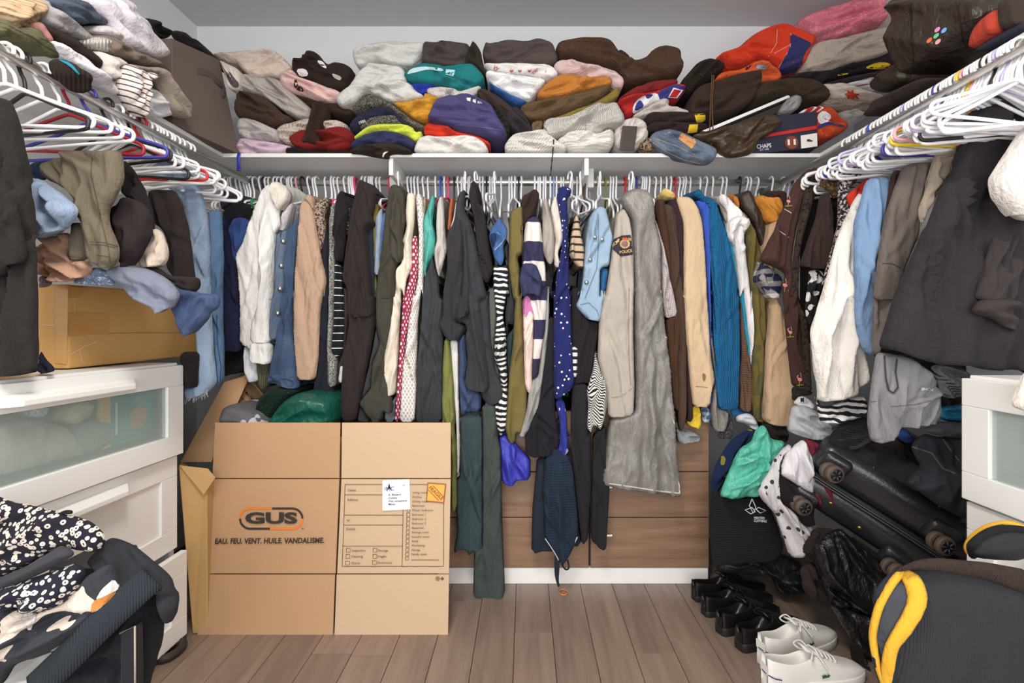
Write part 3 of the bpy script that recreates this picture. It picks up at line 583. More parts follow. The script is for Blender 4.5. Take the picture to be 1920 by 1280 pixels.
for a in (-5, 72, 160): patch(o, 'heart_print', f'A4 {a-20},395 {a},405 {a+18},393 {a+15},415 {a},425 {a-15},415', fab((206, 96, 96)), hb)
strokes(o, 'red_outline', ['A4 -190,335 -170,390 -120,430', 'A4 330,365 310,420 270,470'], 1, RI, hb)
S('white_sweatshirt', 'plain white sweatshirt folded under the printed tee', 'A4 -250,400 0,440 335,495 250,590 150,695 0,645 -130,575 -235,495', fab((232, 232, 234)), 1.982)
S('blue_shirt', 'medium blue top edge below the white sweatshirt', 'A4 -240,485 -130,570 0,640 150,695 70,740 -100,650', fab((40, 84, 156)), 1.985)
S('pink_sweatshirt', 'dusty pink sweatshirt left of the chunky brown knit', 'A4 370,370 430,320 560,318 760,380 940,405 1010,470 1040,510 1010,585 920,550 900,480 700,495 560,465 440,450', fab((212, 180, 178)), 1.985)
S('chunky_sweater', 'large chunky brown knitted sweater on top right of centre', 'A4 385,180 600,145 700,140 820,138 900,170 945,230 1010,300 1080,350 1200,320 1260,260 1350,215 1500,215 1550,270 1545,330 1575,380 1550,450 1480,500 1250,525 1030,565 1000,475 930,405 760,380 560,325 430,320', fab((84, 58, 40), 'rib', p=.008), 2.02, bulge=.05)
S('brown_cloth', 'small brown cloth peak behind the chunky sweater', 'A4 960,240 1010,205 1120,320 1050,360 980,300', fab((70, 48, 38)), 2.1, depth=.1)
S('orange_fleece', 'burnt orange fleece right of the purple hoodie', 'A4 220,650 270,570 370,480 460,450 620,465 760,480 890,462 922,510 910,548 720,575 600,625 440,668 290,685', fab((198, 120, 44), 'fuzz'), 1.975)
S('olive_brown_trousers', 'olive brown trousers folded below the orange fleece', 'A4 70,740 180,690 440,660 620,615 880,540 918,580 800,685 500,795 300,865 180,875 90,815', fab((98, 76, 48)), 1.968)
S('olive_shirt', 'olive green shirt beneath the olive brown trousers', 'A4 250,875 400,840 600,760 800,680 920,600 970,555 1000,600 975,665 870,725 800,765 640,835 450,885', fab((134, 112, 44)), 1.972)
S('dark_trousers', 'dark plum trousers end between purple hoodie and knits', 'A4 0,740 70,760 140,850 205,985 130,1005 0,965 -80,850', fab((48, 42, 50)), 1.97)
S('khaki_cloth', 'little khaki cloth corner above the white knits', 'A4 165,885 295,860 275,945 200,1005', fab((110, 88, 56)), 1.965, depth=.1)
S('ruffled_cardigan', 'pale grey ribbed cardigan with ruffled edges', 'A4 280,905 340,845 420,855 600,800 700,740 800,705 835,720 960,690 1000,760 1045,850 1015,920 855,935 820,992 720,1005 640,965 560,975 380,1045 320,1000', fab((196, 192, 186), 'rib', p=.009), 1.955, wr=.022, fl=2)
S('white_cardigan', 'white cardigan at shelf edge above the dangling drawstring', 'A4 -90,1165 -30,1010 150,985 300,945 390,1045 505,1100 495,1165', fab((216, 212, 206), 'knit', p=.012), 1.962)
S('cable_knit', 'white honeycomb knit folded at the shelf edge', 'A4 395,1060 520,970 700,955 780,1000 900,935 945,985 935,1120 820,1155 560,1165 490,1120', fab((226, 222, 214), 'knit', p=.008), 1.958)
S('white_fleece', 'white curled fleece sleeve behind the dark phone', 'A4 940,990 955,920 1040,860 1130,840 1230,880 1262,990 1232,1070 1145,1140 1000,1150 935,1100', fab((218, 210, 202), 'fuzz'), 1.985)
ph = empty('phone', py_(1178, 281, 1.927), 'dark phone standing upright on the back shelf edge', 'phone')
c = [py_(a, b, 1.927) for a, b in pp('A4 992,1140 1128,1140 1160,915 1020,910')]; bk_ = Vector((0, .009, 0)); hexa('body', [c[0], c[1], c[1] + bk_, c[0] + bk_, c[3], c[2], c[2] + bk_, c[3] + bk_], plain('phone_shell', (58, 50, 46), .5), ph, .004)
c = [py_(a, b, 1.9265) for a, b in pp('A4 1003,1128 1120,1128 1148,926 1030,922')]; obj('screen', c, [(0, 1, 2, 3)], plain('phone_screen', (66, 56, 50), .25), ph, False)
S('dark_red_sweatshirt', 'dark red sweatshirt under the chunky brown knit', 'A4 955,695 1040,620 1130,570 1250,515 1530,485 1525,545 1350,600 1180,650 1050,670', fab((132, 30, 34)), 1.99)
o = S('flag_jersey', 'red white and blue jersey with bold rounded print', 'A4 950,715 1040,660 1180,635 1340,600 1500,530 1600,550 1590,610 1540,665 1440,670 1330,695 1200,765 1100,815 1040,825 1030,765', fab((196, 36, 34)), 1.975)
hb = hitter(o); BL = fab((48, 52, 130)); WHT = fab((226, 222, 224)); RD = fab((196, 36, 34))
patch(o, 'blue_panel', 'A4 1340,605 1500,530 1600,550 1590,610 1540,662 1440,665 1370,690', BL, hb); patch(o, 'white_ring', 'A4 1110,800 1120,720 1180,650 1340,604 1370,690 1250,740 1150,800', WHT, hb, .004)
patch(o, 'blue_letter', 'A4 1130,785 1140,720 1185,668 1225,740', BL, hb, .006); patch(o, 'blue_letter', 'A4 1225,630 1300,620 1298,640 1250,670', BL, hb, .006); patch(o, 'white_square', 'A4 1440,655 1490,562 1580,585 1525,660', WHT, hb, .004, sm=0); patch(o, 'red_square', 'A4 1452,650 1497,575 1562,592 1518,650', RD, hb, .006, sm=0)
S('crumpled_shirt', 'crumpled pale grey shirt below the flag jersey', 'A4 1100,825 1330,695 1400,655 1455,690 1430,740 1550,745 1660,800 1500,815 1300,800 1150,840', fab((186, 176, 172)), 1.965, wr=.02)
BKP = fab((46, 32, 32)); YEL = fab((234, 192, 30))
o = S('black_shorts', 'upper folded black shorts with a yellow stripe', 'A5 40,810 60,785 140,775 450,780 460,845 300,858 70,868', BKP, 1.965); patch(o, 'yellow_stripe', 'A5 376,790 450,785 456,845 392,850', YEL, sm=0)
o = S('black_shorts', 'lower folded black shorts with a yellow stripe above the jeans', 'A5 40,890 70,850 130,845 330,855 405,855 480,870 440,905 330,930 100,915', BKP, 1.955); patch(o, 'yellow_stripe', 'A5 342,862 403,860 395,915 328,924', YEL, sm=0)
S('lace_garment', 'small brown lace garment tucked beside the jeans', 'A5 0,1050 -5,990 60,950 110,1000 120,1055', fab((150, 124, 100), 'tweed', (60, 44, 34), p=.012, r=.5), 1.957)
DEN = fab((38, 58, 92), 'denim', (190, 206, 222))
o = S('folded_jeans', 'folded blue jeans with tan patch hanging over shelf edge', 'A5 62,945 130,900 240,895 330,930 390,970 520,1020 535,1060 490,1138 400,1142 280,1110 150,1050 80,995', DEN, 1.925, depth=.2, bulge=.012, wr=.018, edge=(1.94, ZS))
hb = hitter(o); patch(o, 'leather_patch', 'A5 265,960 290,910 372,950 390,985 358,1030', fab((218, 152, 92)), hb, sm=0); strokes(o, 'stitching', ['A5 90,985 180,1050 300,1105 420,1135', 'A5 110,960 250,1010 380,1070', 'A5 170,930 240,900'], 1, fab((206, 178, 140)), hb)
# right-hand part of the back shelf
o = S('orange_jersey', 'orange-red jersey with navy panel heaped at the right', 'A5 505,415 560,385 660,360 720,290 830,230 930,195 1040,225 1200,300 1145,370 1115,490 970,532 900,470 800,440 700,490 600,485 560,455', fab((220, 52, 22)), 2.02, bulge=.06)
hb = hitter(o); patch(o, 'navy_panel', 'A5 1042,228 1196,300 1140,370 1110,488 972,528 962,470 1038,330', fab((44, 46, 96)), hb); strokes(o, 'piping', ['A5 1044,230 1040,330 960,470', 'A5 950,200 945,300 890,390', 'A5 1040,310 930,370'], 1.2, fab((226, 150, 140)), hb)
o = S('orange_shirt', 'crumpled orange shirt with grey stripe under the jersey', 'A5 520,545 560,500 700,490 780,428 880,450 962,490 982,562 820,575 740,525 620,535 540,562', fab((216, 84, 34)), 1.985, wr=.022)
hb = hitter(o); patch(o, 'grey_stripe', 'A5 810,445 885,455 870,485 800,475', fab((150, 160, 180)), hb); patch(o, 'black_stripe', 'A5 725,480 760,432 785,436 745,485', fab((40, 34, 34)), hb)
S('mesh_bag', 'dark mesh bag leaning on the back wall', 'A5 265,585 340,500 400,430 470,412 560,430 590,480 500,525 440,590 380,610 330,670', fab((64, 50, 36), 'grid', (24, 18, 14), p=.006, r=.5), 2.02)
o = S('brown_shorts', 'dark brown drawstring shorts folded over the white frame', 'A5 335,795 350,700 380,610 500,570 680,515 830,488 845,560 790,690 700,745 520,805 400,790', fab((58, 40, 34)), 1.968)
tag(tube('drawstring', spline([py_(*q, 1.925) for q in pp('A5 500,520 492,640 486,780 482,900 478,970 500,1000 505,900 500,700 512,520')]), .0022, fab((104, 72, 42))), 'long brown drawstring loop hanging from the brown shorts', 'string')
S('olive_coat', 'dark olive jacket sleeve lying above the shoe box', 'A5 780,645 840,578 1000,555 1150,555 1240,590 1305,640 1292,705 1180,722 1040,655 900,685 800,705', fab((60, 46, 32)), 1.97, bulge=.04)
c = [py_(a, b, dd) for (a, b), dd in zip(pp('A5 430,905 1030,655 1040,672 470,912'), (1.945, 1.965, 1.965, 1.945))]; e1 = Vector((0, .25, .03))
fr = empty('framed_picture', c[0], 'slim white-edged picture lying tilted on the shelf', 'frame'); hexa('frame', [c[3], c[2], c[2] + e1, c[3] + e1, c[0], c[1], c[1] + e1, c[0] + e1], M_WHITE, fr, .001)
c2 = [v + Vector((0, .004, -.012)) for v in (c[3], c[2])]; hexa('backing', [c2[0] + Vector((.03, 0, -.012)), c2[1] + Vector((0, 0, -.03)), c2[1] + e1, c2[0] + e1, c2[0], c2[1], c2[1] + e1 + Vector((0, 0, .004)), c2[0] + e1 + Vector((0, 0, .004))], plain('frame_back', (40, 34, 30), .6), fr, .001)
S('satin_jacket', 'brown satin jacket hanging over the shelf beside the shoe box', 'A5 345,940 500,900 700,850 850,800 940,795 990,860 905,925 812,965 792,1065 620,1090 540,1055 530,1005 400,975', fab((72, 52, 34), rough=.45), 1.925, wr=.018, edge=(1.94, ZS))
sbx = empty('shoe_box', py_(1470, 283, 1.97), 'navy shoe box with red stripe and the number 11', 'box')
c = [py_(a, b, 1.955) for a, b in pp('A5 780,1068 1232,1018 1222,768 850,815')]; e1 = Vector((.02, .3, 0)); hx = hexa('carton', [c[0], c[1], c[1] + e1, c[0] + e1, c[3], c[2], c[2] + e1, c[3] + e1], plain('navy_card', (36, 36, 58), .6), sbx, .002)
hb = hitter(hx); patch(hx, 'red_stripe', 'A5 825,936 1224,868 1226,892 820,958', plain('red_card', (200, 40, 36), .6), hb, sm=0)
patch(hx, 'size_disc', [(1200 + (1050 + 46 * math.cos(k * .42)) / 3.692, (986 + 46 * math.sin(k * .42)) / 3.692) for k in range(15)], plain('brown_card', (132, 62, 40), .6), hb, sm=0)
WI = plain('white_ink', (235, 235, 235), .8); text(hx, 'size_number', '11', 1484.5, 267, 10, WI, hb, -3, 15, .04, .004); text(hx, 'lettering', 'CHAPS', 1432.5, 274, 8, WI, hb, -6, 27, .01); text(hx, 'lettering', 'EST. 1978', 1433, 280.5, 3, WI, hb, -6)
patch(hx, 'sticker', 'A5 1112,938 1226,920 1228,1012 1116,1028', plain('sticker_white', (238, 236, 232), .7), hb, sm=0); patch(hx, 'shoe_icon', 'A5 1155,966 1170,962 1198,974 1194,980 1155,980', M_INK, hb, .004, sm=0)
o = S('tulle_skirt', 'bright pink sequinned tulle heaped up at the right corner', 'A5 1045,205 1070,165 1230,100 1450,30 1560,0 1640,-12 1648,60 1668,150 1650,200 1500,240 1330,290 1200,310 1100,255', fab((255, 122, 146), 'dots', (255, 214, 220), p=.009, r=.22, tr=.3, rough=.6), 2.08, wr=.03, bulge=.07, fl=2)
S('tan_trousers', 'light tan trousers lying across the right pile', 'A5 1118,485 1140,380 1200,300 1330,285 1500,235 1780,176 1812,210 1755,285 1752,355 1600,415 1250,510 1150,505', fab((176, 160, 146)), 1.985, wr=.018)
o = S('track_jacket', 'dark jacket with yellow piping under the tan trousers', 'A5 975,552 1110,500 1250,508 1560,415 1740,345 1830,225 1865,300 1835,405 1700,475 1500,505 1260,565 1240,595 1150,565', fab((40, 32, 42)), 2.0)
hb = hitter(o); patch(o, 'yellow_panel', 'A5 1550,470 1640,430 1720,432 1748,462 1720,475 1640,482', YEL, hb); strokes(o, 'yellow_piping', ['A5 985,545 1060,522 1110,516', 'A5 1370,520 1440,510'], 2.5, YEL, hb)
S('plum_shirt', 'dark plum folded shirt below the yellow-piped jacket', 'A5 1235,590 1460,530 1640,495 1700,480 1650,560 1540,575 1400,575', fab((58, 40, 44)), 1.99)
S('sport_shirt', 'white sport shirt with thin red lines folded small', 'A5 1390,590 1600,540 1645,580 1625,650 1560,625 1430,610', fab((214, 218, 230), 'h', (190, 50, 60), p=.02, r=.15), 1.985)
o = S('leaf_mittens', 'cream knit mitten with a red leaf print', 'A5 1228,592 1300,578 1450,585 1560,635 1640,655 1682,680 1605,718 1480,700 1330,690 1300,645', fab((214, 198, 184), 'fuzz'), 1.972)
patch(o, 'red_leaf', 'A5 1415,650 1440,640 1430,625 1460,635 1475,620 1480,645 1520,650 1500,665 1522,690 1480,675 1490,695 1450,680 1440,695 1435,670', fab((206, 60, 40)), sm=0)
S('grey_scarf', 'grey knitted scarf end below the red leaf mitten', 'A5 1250,705 1310,685 1480,695 1645,720 1620,765 1420,770 1290,755', fab((150, 132, 120), 'knit', p=.01), 1.975)
PLB = fab((200, 196, 196), tr=.5, rough=.15, wr=.8)
S('plastic_bag', 'crinkled clear plastic bag behind the shoe box', 'A5 945,790 1000,700 1060,655 1125,690 1085,775', PLB, 1.96, depth=.05, wr=.02, cat='bag'); S('plastic_bag', 'crinkled clear plastic bag at the right corner of back shelf', 'A5 1330,800 1420,760 1540,770 1560,820 1500,860 1420,880', PLB, 1.96, depth=.05, wr=.02, cat='bag')
o = S('flag_cloth', 'orange white and navy cloth stuffed beside the shoe box', 'A5 1222,790 1290,735 1335,800 1442,870 1392,932 1228,970', fab((206, 70, 34)), 1.96, wr=.02); hb = hitter(o); patch(o, 'white_band', 'A5 1225,800 1270,760 1330,800 1300,850 1240,860', WHT, hb); patch(o, 'navy_band', 'A5 1228,870 1300,840 1420,868 1410,880 1310,858 1235,895', BL, hb, .004)
S('red_scarf', 'thin red and white scarf edge above the shoe box', 'A5 1095,780 1160,745 1290,730 1330,790 1230,775 1150,785', fab((190, 40, 40), 'v', (226, 222, 226), p=.03, r=.35), 1.968)
# ================================================================ things on the side shelves
def SL(name, label, poly, mat, xp=-1.225, cat='clothes', depth=.18, bulge=.022, wr=.019, crease=1.0, **k): return cloth(name, label, cat, poly, mat, xp=xp, depth=depth, bulge=bulge, wr=wr, crease=crease, **k)
SL('knit_sweater', 'tan cable knit sweater at the top left corner', 'A1 -40,-20 290,-20 322,60 315,130 270,172 140,232 60,175 -40,80', fab((214, 178, 138), 'ribh', p=.012), -1.24)
SL('ribbed_sweater', 'moss green ribbed sweater spilling over the left shelf', 'A1 -40,140 0,130 70,180 150,235 240,195 300,260 345,330 455,430 400,442 250,352 100,275 -40,240', fab((106, 104, 72), 'ribh', p=.01), -1.21)
SL('grey_sweater', 'long grey sweater sleeve along the left shelf pile', 'A1 295,20 330,-15 385,50 480,130 600,215 690,285 720,302 640,305 520,265 430,235 320,155', fab((168, 164, 166)), -1.23)
SL('denim_shirt', 'dark blue denim shirt on top of the left pile', 'A1 360,-15 590,-15 680,65 772,185 740,192 700,165 600,190 520,165 400,55', fab((66, 78, 98), 'denim', (110, 122, 140)), -1.24)
SL('pale_pink_shirt', 'pale pink shirt folded between denim and white shirts', 'A1 590,-15 705,-15 800,100 825,185 760,180 690,90', fab((218, 198, 204)), -1.245)
SL('white_shirt', 'white dress shirt draped over the taupe clothes on left shelf', 'A1 700,-20 930,-20 1000,90 1080,190 1150,280 1248,412 1200,442 1110,418 1000,375 900,305 830,175 740,70', fab((226, 220, 228)), -1.215, wr=.016)
SL('white_tee', 'white tee folded under the white dress shirt', 'A1 740,190 830,195 930,295 1020,385 980,388 870,300 735,245', fab((216, 210, 214)), -1.22)
SL('black_blouse', 'brown-black top stretched along the left shelf pile', 'A1 305,170 420,225 560,305 640,350 752,450 722,545 640,465 500,375 380,295 330,245', fab((50, 36, 32)), -1.215)
SL('pink_sock', 'small pink and black sock between green and black knits', 'A1 268,175 305,160 345,230 395,300 385,345 340,310 300,240', fab((176, 120, 112)), -1.205, depth=.05)
SL('white_garment', 'long white sleeve hanging down the left shelf edge', 'A1 372,300 460,325 560,395 650,445 760,565 872,660 886,712 820,702 700,625 540,485 400,352', fab((230, 226, 232)), -1.185, depth=.025)
SL('ribbed_knit', 'off-white ribbed knit cuff in the left pile', 'A1 645,310 740,265 830,305 874,370 822,398 720,375', fab((206, 202, 196), 'rib', p=.01), -1.21)
SL('taupe_cardigan', 'taupe cardigan folded beside the fabric bin', 'A1 735,255 850,275 900,335 1020,375 1195,460 1205,505 1100,505 950,450 850,415 790,385', fab((120, 104, 90), 'mel', (150, 136, 122)), -1.21)
SL('taupe_garment', 'taupe sleeve dangling in front of the fabric bin', 'A1 930,470 1100,505 1205,500 1255,600 1335,720 1392,790 1424,892 1370,892 1280,825 1268,720 1218,605 1150,545 1000,525', fab((146, 132, 116), 'mel', (170, 158, 146)), -1.175, depth=.04)
SL('fluffy_hat', 'white fluffy knit hat in the left pile', 'A1 695,370 800,415 870,425 955,500 932,592 830,602 760,565 735,490', fab((224, 216, 206), 'fuzz'), -1.205, bulge=.045)
o = SL('striped_tee', 'white and brown striped tee hanging from the left shelf', 'A1 940,472 1000,505 1060,540 1130,538 1170,600 1070,610 1092,700 1078,892 1020,862 918,712 925,580', fab((228, 218, 214), 'h', (96, 72, 66), p=.0155, r=.25, rot=-12), -1.165, depth=.025)
SL('white_linen', 'folded white linen on the left shelf edge', 'A1 825,598 920,598 1080,640 1250,730 1300,850 1220,888 1090,862 990,800 900,715', fab((228, 228, 232)), -1.21)
o = SL('ribbed_hat', 'black ribbed hat with teal edge hanging off the left shelf', 'A1 408,450 450,435 530,470 600,555 638,690 600,706 500,625 425,545', fab((52, 40, 34), 'rib', p=.012), -1.168, depth=.02); patch(o, 'teal_edge', 'A1 440,440 530,470 602,555 590,562 520,492 445,452', fab((30, 140, 170)))
bn = empty('fabric_bin', (-1.3, 1.8, ZS), 'brown-grey fabric storage bin on the corner of the left shelf', 'bin')
FB = fab((112, 94, 88), wr=.1); q0, q1, q2, q3 = py_(325, 232, 1.665), py_(449, 291, 1.955), py_(411, 112, 1.94), py_(322, 72, 1.665); q0.z = q1.z = ZS + .001; of = Vector((-.24, .03, 0))
bb = gridbox('body', [q0, q1, q1 + of, q0 + of, q3, q2, q2 + of, q3 + of], FB, bn, 8, .012)
hb = hitter(bb); patch(bb, 'handle_base', 'A1 1478,500 1590,535 1592,582 1480,552', fab((98, 82, 78), wr=.1), hb, sm=0); tube('handle', spline([hb(*q, o_) for q, o_ in zip(pp('A1 1588,562 1630,612 1680,662 1722,712'), (.004, .014, .014, .004))], 3), .011, fab((84, 70, 68), wr=.1), bb, flat=(.87, -.5, 0))
strokes(bb, 'seam', ['A1 1290,300 1292,600 1302,925'], 1, fab((140, 122, 114)), hb)
SL('black_lace_blouse', 'black lace top piled behind the bin', 'A1 1055,150 1110,130 1190,190 1272,240 1262,278 1200,300 1100,260', fab((34, 28, 30)), -1.3)
S('black_ruffled_garment', 'black ruffled clothes lying on top of the bin', 'A1 1285,240 1390,236 1440,290 1490,300 1592,418 1560,450 1400,350 1300,300', fab((32, 24, 24)), 1.9, depth=.12, wr=.02)
def SR(name, label, poly, mat, xp=1.195, cat='clothes', depth=.18, bulge=.022, wr=.016, **k): return cloth(name, label, cat, poly, mat, xp=xp, depth=depth, bulge=bulge, wr=wr, **k)
o = SR('garment_bag', 'large shiny dark garment bag with coloured dots on right shelf', 'A6 780,-30 1545,-30 1505,170 1295,300 1205,380 840,592 828,480 790,300', fab((58, 46, 38), rough=.28, wr=.7), 1.22, cat='bag', bulge=.06, wr=.03)
hb = hitter(o)
for a, b, cc in ((1030, 222, (236, 150, 214)), (1080, 228, (120, 176, 240)), (1022, 268, (110, 206, 140)), (970, 302, (240, 110, 70)), (1035, 312, (246, 168, 176))):
    patch(o, 'coloured_dot', [(1500 + (a + 21 * math.cos(k * .6) - 8 * math.sin(k * .6)) / 4, (b + 21 * math.sin(k * .6) - 6 * math.cos(k * .6)) / 4) for k in range(10)], plain('dot', cc, .5), hb, .004, 3)
strokes(o, 'zip', ['A6 830,-10 835,250 850,470 835,585', 'A6 1160,-20 1200,150 1220,300 1245,350', 'A6 1200,180 1330,140 1500,60'], 2.2, fab((34, 28, 24)), hb)
SR('red_baseball_hat', 'red cap lying on the right shelf edge', 'A6 1285,385 1310,260 1370,160 1460,85 1525,50 1540,225 1400,312', fab((196, 62, 44)), 1.19, cat='cap', bulge=.06, wr=.005)
SR('brown_hat', 'dark brown hat behind the red cap in the corner', 'A6 1510,60 1560,-30 1720,-30 1720,175 1600,235 1530,230', fab((66, 54, 48)), 1.195, cat='hat', bulge=.06, wr=.004)
SR('navy_garment', 'thin navy garment lying under the red cap', 'A6 1280,395 1400,310 1720,140 1720,215 1400,375', fab((44, 46, 66)), 1.188)
SR('dark_pouch', 'dark brown pouch beside the shiny garment bag', 'A6 560,650 580,590 700,500 830,430 850,590 760,650 620,710', fab((48, 38, 28), rough=.5), 1.2, cat='pouch', bulge=.05)
SR('brown_jacket', 'dark brown jacket folded flat along the right shelf', 'A6 480,890 560,760 640,715 760,655 900,590 980,580 1000,600 850,700 600,840', fab((60, 44, 40)), 1.188)
# ================================================================ hangers
def ordn(k):
    a = 'zeroth first second third fourth fifth sixth seventh eighth ninth tenth eleventh twelfth thirteenth fourteenth fifteenth sixteenth seventeenth eighteenth nineteenth'.split(); t = {2: 'twent', 3: 'thirt', 4: 'fort', 5: 'fift'}
    return a[k] if k < 20 else (t[k // 10] + 'ieth' if k % 10 == 0 else t[k // 10] + 'y-' + a[k % 10])
def hanger_mesh():
    hk = [(.020 * math.cos(math.radians(a)), 0, .003 + .020 * math.sin(math.radians(a))) for a in range(200, -40, -20)]
    hk = hk[::-1]; hk = [(-x_, y_, z_) for x_, y_, z_ in hk]
    hk = hk[::-1] + [(-.012 + .002, 0, -.026), (-.002, 0, -.04), (0, 0, -.06), (0, 0, -.078)]
    fr_ = [(0, 0, -.074), (.03, 0, -.082), (.12, 0, -.115), (.19, 0, -.138), (.213, 0, -.15), (.214, 0, -.166), (.195, 0, -.173), (.1, 0, -.172), (0, 0, -.172)]
    fr_ = [(x_ * .86, y_, z_) for x_, y_, z_ in fr_]
    fr_ = fr_ + [(-x_, y_, z_) for x_, y_, z_ in fr_[-2:0:-1]]
    V1, F1 = tubev(spline(hk, 2), .0042, 6); V2, F2 = tubev(spline(fr_, 3, True), .0046, 6, True)
    V3, F3 = tubev(spline([(.11, 0, -.115), (.10, 0, -.128), (.108, 0, -.134), (.118, 0, -.131)], 2), .003, 5)
    ms = []
    for V_, F_, nm in ((V1, F1, 'hook'), (V2, F2, 'frame')):
        me = bpy.data.meshes.new(nm); me.from_pydata(V_, [], F_); me.polygons.foreach_set('use_smooth', [True] * len(me.polygons)); ms.append(me)
    return ms
HK, FR = hanger_mesh(); HM = {}
def hanger(loc, rz, col=None, label=None, group=None, tilt=0.0):
    key = col or (240, 240, 243)
    if key not in HM:
        a, b = HK.copy(), FR.copy(); m = M_HW if col is None else pl(col); a.materials.append(m); b.materials.append(m); HM[key] = (a, b)
    e = bpy.data.objects.new('hanger', HM[key][1]); COL.objects.link(e); e.location = loc; e.rotation_euler = (tilt, random.uniform(-.12, .12), rz); tag(e, label, 'hanger', group)
    h = bpy.data.objects.new('hook', HM[key][0]); COL.objects.link(h); h.parent = e; return e
CN = {(30, 140, 70): 'green', (222, 60, 110): 'pink', (30, 28, 30): 'black', (40, 80, 200): 'blue', (206, 36, 36): 'red', (120, 128, 30): 'olive', (150, 180, 220): 'pale blue', (90, 66, 44): 'brown', (60, 60, 150): 'navy blue', (240, 210, 60): 'yellow', (232, 168, 176): 'rose pink', (196, 186, 226): 'lilac', (150, 30, 40): 'dark red'}
GRN, PNK, BLK, BLU, RED, OLV, LBL, BRN, NVY, YLW, ROS, LIL, DRD = CN
bh = []
def hk_(cr, xs, col=None):
    ox, _, k = CR[cr]; bh.extend([(ox + a / k, col) for a in xs])
hk_('B1', (120, 150, 180, 225, 265, 300, 330, 355, 385, 445, 490, 520, 580, 610, 650, 690, 710, 735, 890, 930, 960, 1035, 1100, 1120, 1155, 1220, 1260, 1285, 1300, 1385, 1415, 1445, 1470)); hk_('B1', (560,), GRN); hk_('B1', (1318,), PNK); hk_('B1', (470, 825), BLK); hk_('B1', (780,), ROS)
hk_('B2', (395, 430, 460, 560, 590, 720, 745, 780, 810, 860, 900, 970, 1050)); hk_('B2', (540, 1092), PNK); hk_('B2', (1018,), BLU); hk_('B2', (1140,), BLK)
hk_('B3', (95, 125, 150, 185, 205, 295, 320, 385, 410, 435, 490, 565, 590, 615, 675, 800, 830, 850, 880, 900, 945, 1000, 1040, 1065, 1130, 1145, 1190, 1215, 1280, 1380)); hk_('B3', (355, 650), BLK); hk_('B3', (975,), LBL); hk_('B3', (1255,), BRN); hk_('B3', (1455,), OLV)
hk_('B4', (415, 440, 465, 585, 625, 700, 725, 745, 770, 825, 880, 930, 965, 1045, 1080, 1100, 1150, 1240, 1290, 1350, 1435)); hk_('B4', (550, 1010), RED); hk_('B4', (655,), NVY); hk_('B5', (275, 450, 485, 545, 660, 770, 850, 870, 890)); hk_('B5', (395,), BLK); hk_('B5', (805,), LIL)
nc = {}
bh.sort(); BACKH = []
for k, (px, col) in enumerate(bh):
    if col is None: lb, gr = 'white plastic hanger holding clothes on the back rod', 'white hangers on the back rod'
    else:
        prev = nc.get(col, 0); nc[col] = prev + 1
        lb = '%s plastic hanger %son the back rod among white ones' % (CN[col], ('', 'farther right ', 'rightmost ')[min(prev, 2)]); gr = None
        if col == BLK: lb = ('leftmost black hanger on the back rod', 'black hanger above the tan blazer on the back rod', 'black hanger left of the black linen jacket', 'black hanger above the ribbed black cardigan', 'black hanger above the dark brown blouse', 'black hanger near the orange hoodie on the back rod')[min(prev, 5)]
        if col == PNK: lb = ('pink hanger left of the long black coat', 'pink hanger above the olive tee', 'pink hanger between teal and black clothes')[min(prev, 2)]
        if col == RED: lb = ('red hanger above the grey garment cover', 'red hanger above the beige sweatshirt')[min(prev, 1)]
    rz = math.pi / 2 + random.uniform(-.13, .13)
    hg = hanger(((px - CX) * YR / FPX, YR + random.uniform(-.006, .006), ROD), rz, col, lb, gr)
    if col is None: BACKH.append((px, hg))
for px, py, yaw in ((757, 0, .1), (896, 0, -.2), (876, 0, .25), (930, 0, -.1), (1065, 0, .35), (1085, 0, -.3), (1120, 0, -.25), (1175, 0, .2)):
    hg = hanger(((px - CX) * YR / FPX, YR - .085, ROD - .005), math.pi / 2 + yaw, None, 'white plastic hanger pulled forward on the back rod', 'forward white hangers on the back rod'); BACKH.append((px, hg))
for px, col in [(8, None), (24, None), (78, None), (110, None), (165, NVY), (200, BLK), (220, None), (232, None), (241, None), (262, RED), (276, None), (283, None), (290, None), (297, None), (304, None), (311, None), (318, None), (326, None), (338, None), (347, None), (355, None), (45, BLK), (130, DRD), (250, BLK)]:
    if col is None: NL = globals().get('NL', 0) + 1
    d_ = 1.21 * FPX / (CX - px); rz = random.uniform(-.22, .22)
    lb = 'white plastic hanger on the left rod, %s counted from the camera' % ordn(NL) if col is None else {NVY: 'navy blue hanger on the left rod', RED: 'bright red hanger among white ones on left rod', DRD: 'dark red hanger behind the olive pants'}.get(col, {45: 'thick black hanger carrying the long black dress', 200: 'thin black hanger above the olive pants', 250: 'black hanger beside the pale denim on left rod'}.get(px))
    hanger((-1.21, d_, ROD), rz + (.25 if px in (311, 326, 347) else 0), col, lb, 'white hangers on the left rod' if col is None else None, random.uniform(-.05, .05))
rl = [(1590 + 6.6 * k, None) for k in range(50)]
for k, col in ((7, BLU), (17, LIL), (26, NVY), (33, YLW), (34, ROS), (40, BLK), (44, LIL)): rl[k] = (rl[k][0], col)
rn = {BLU: 'blue hanger in the packed row on the right rod', NVY: 'navy blue hanger in the packed right row', YLW: 'yellow hanger in the packed right row', ROS: 'rose pink hanger beside the yellow one on right rod', BLK: 'black hanger in the packed right row'}
first = True
NR_ = 0
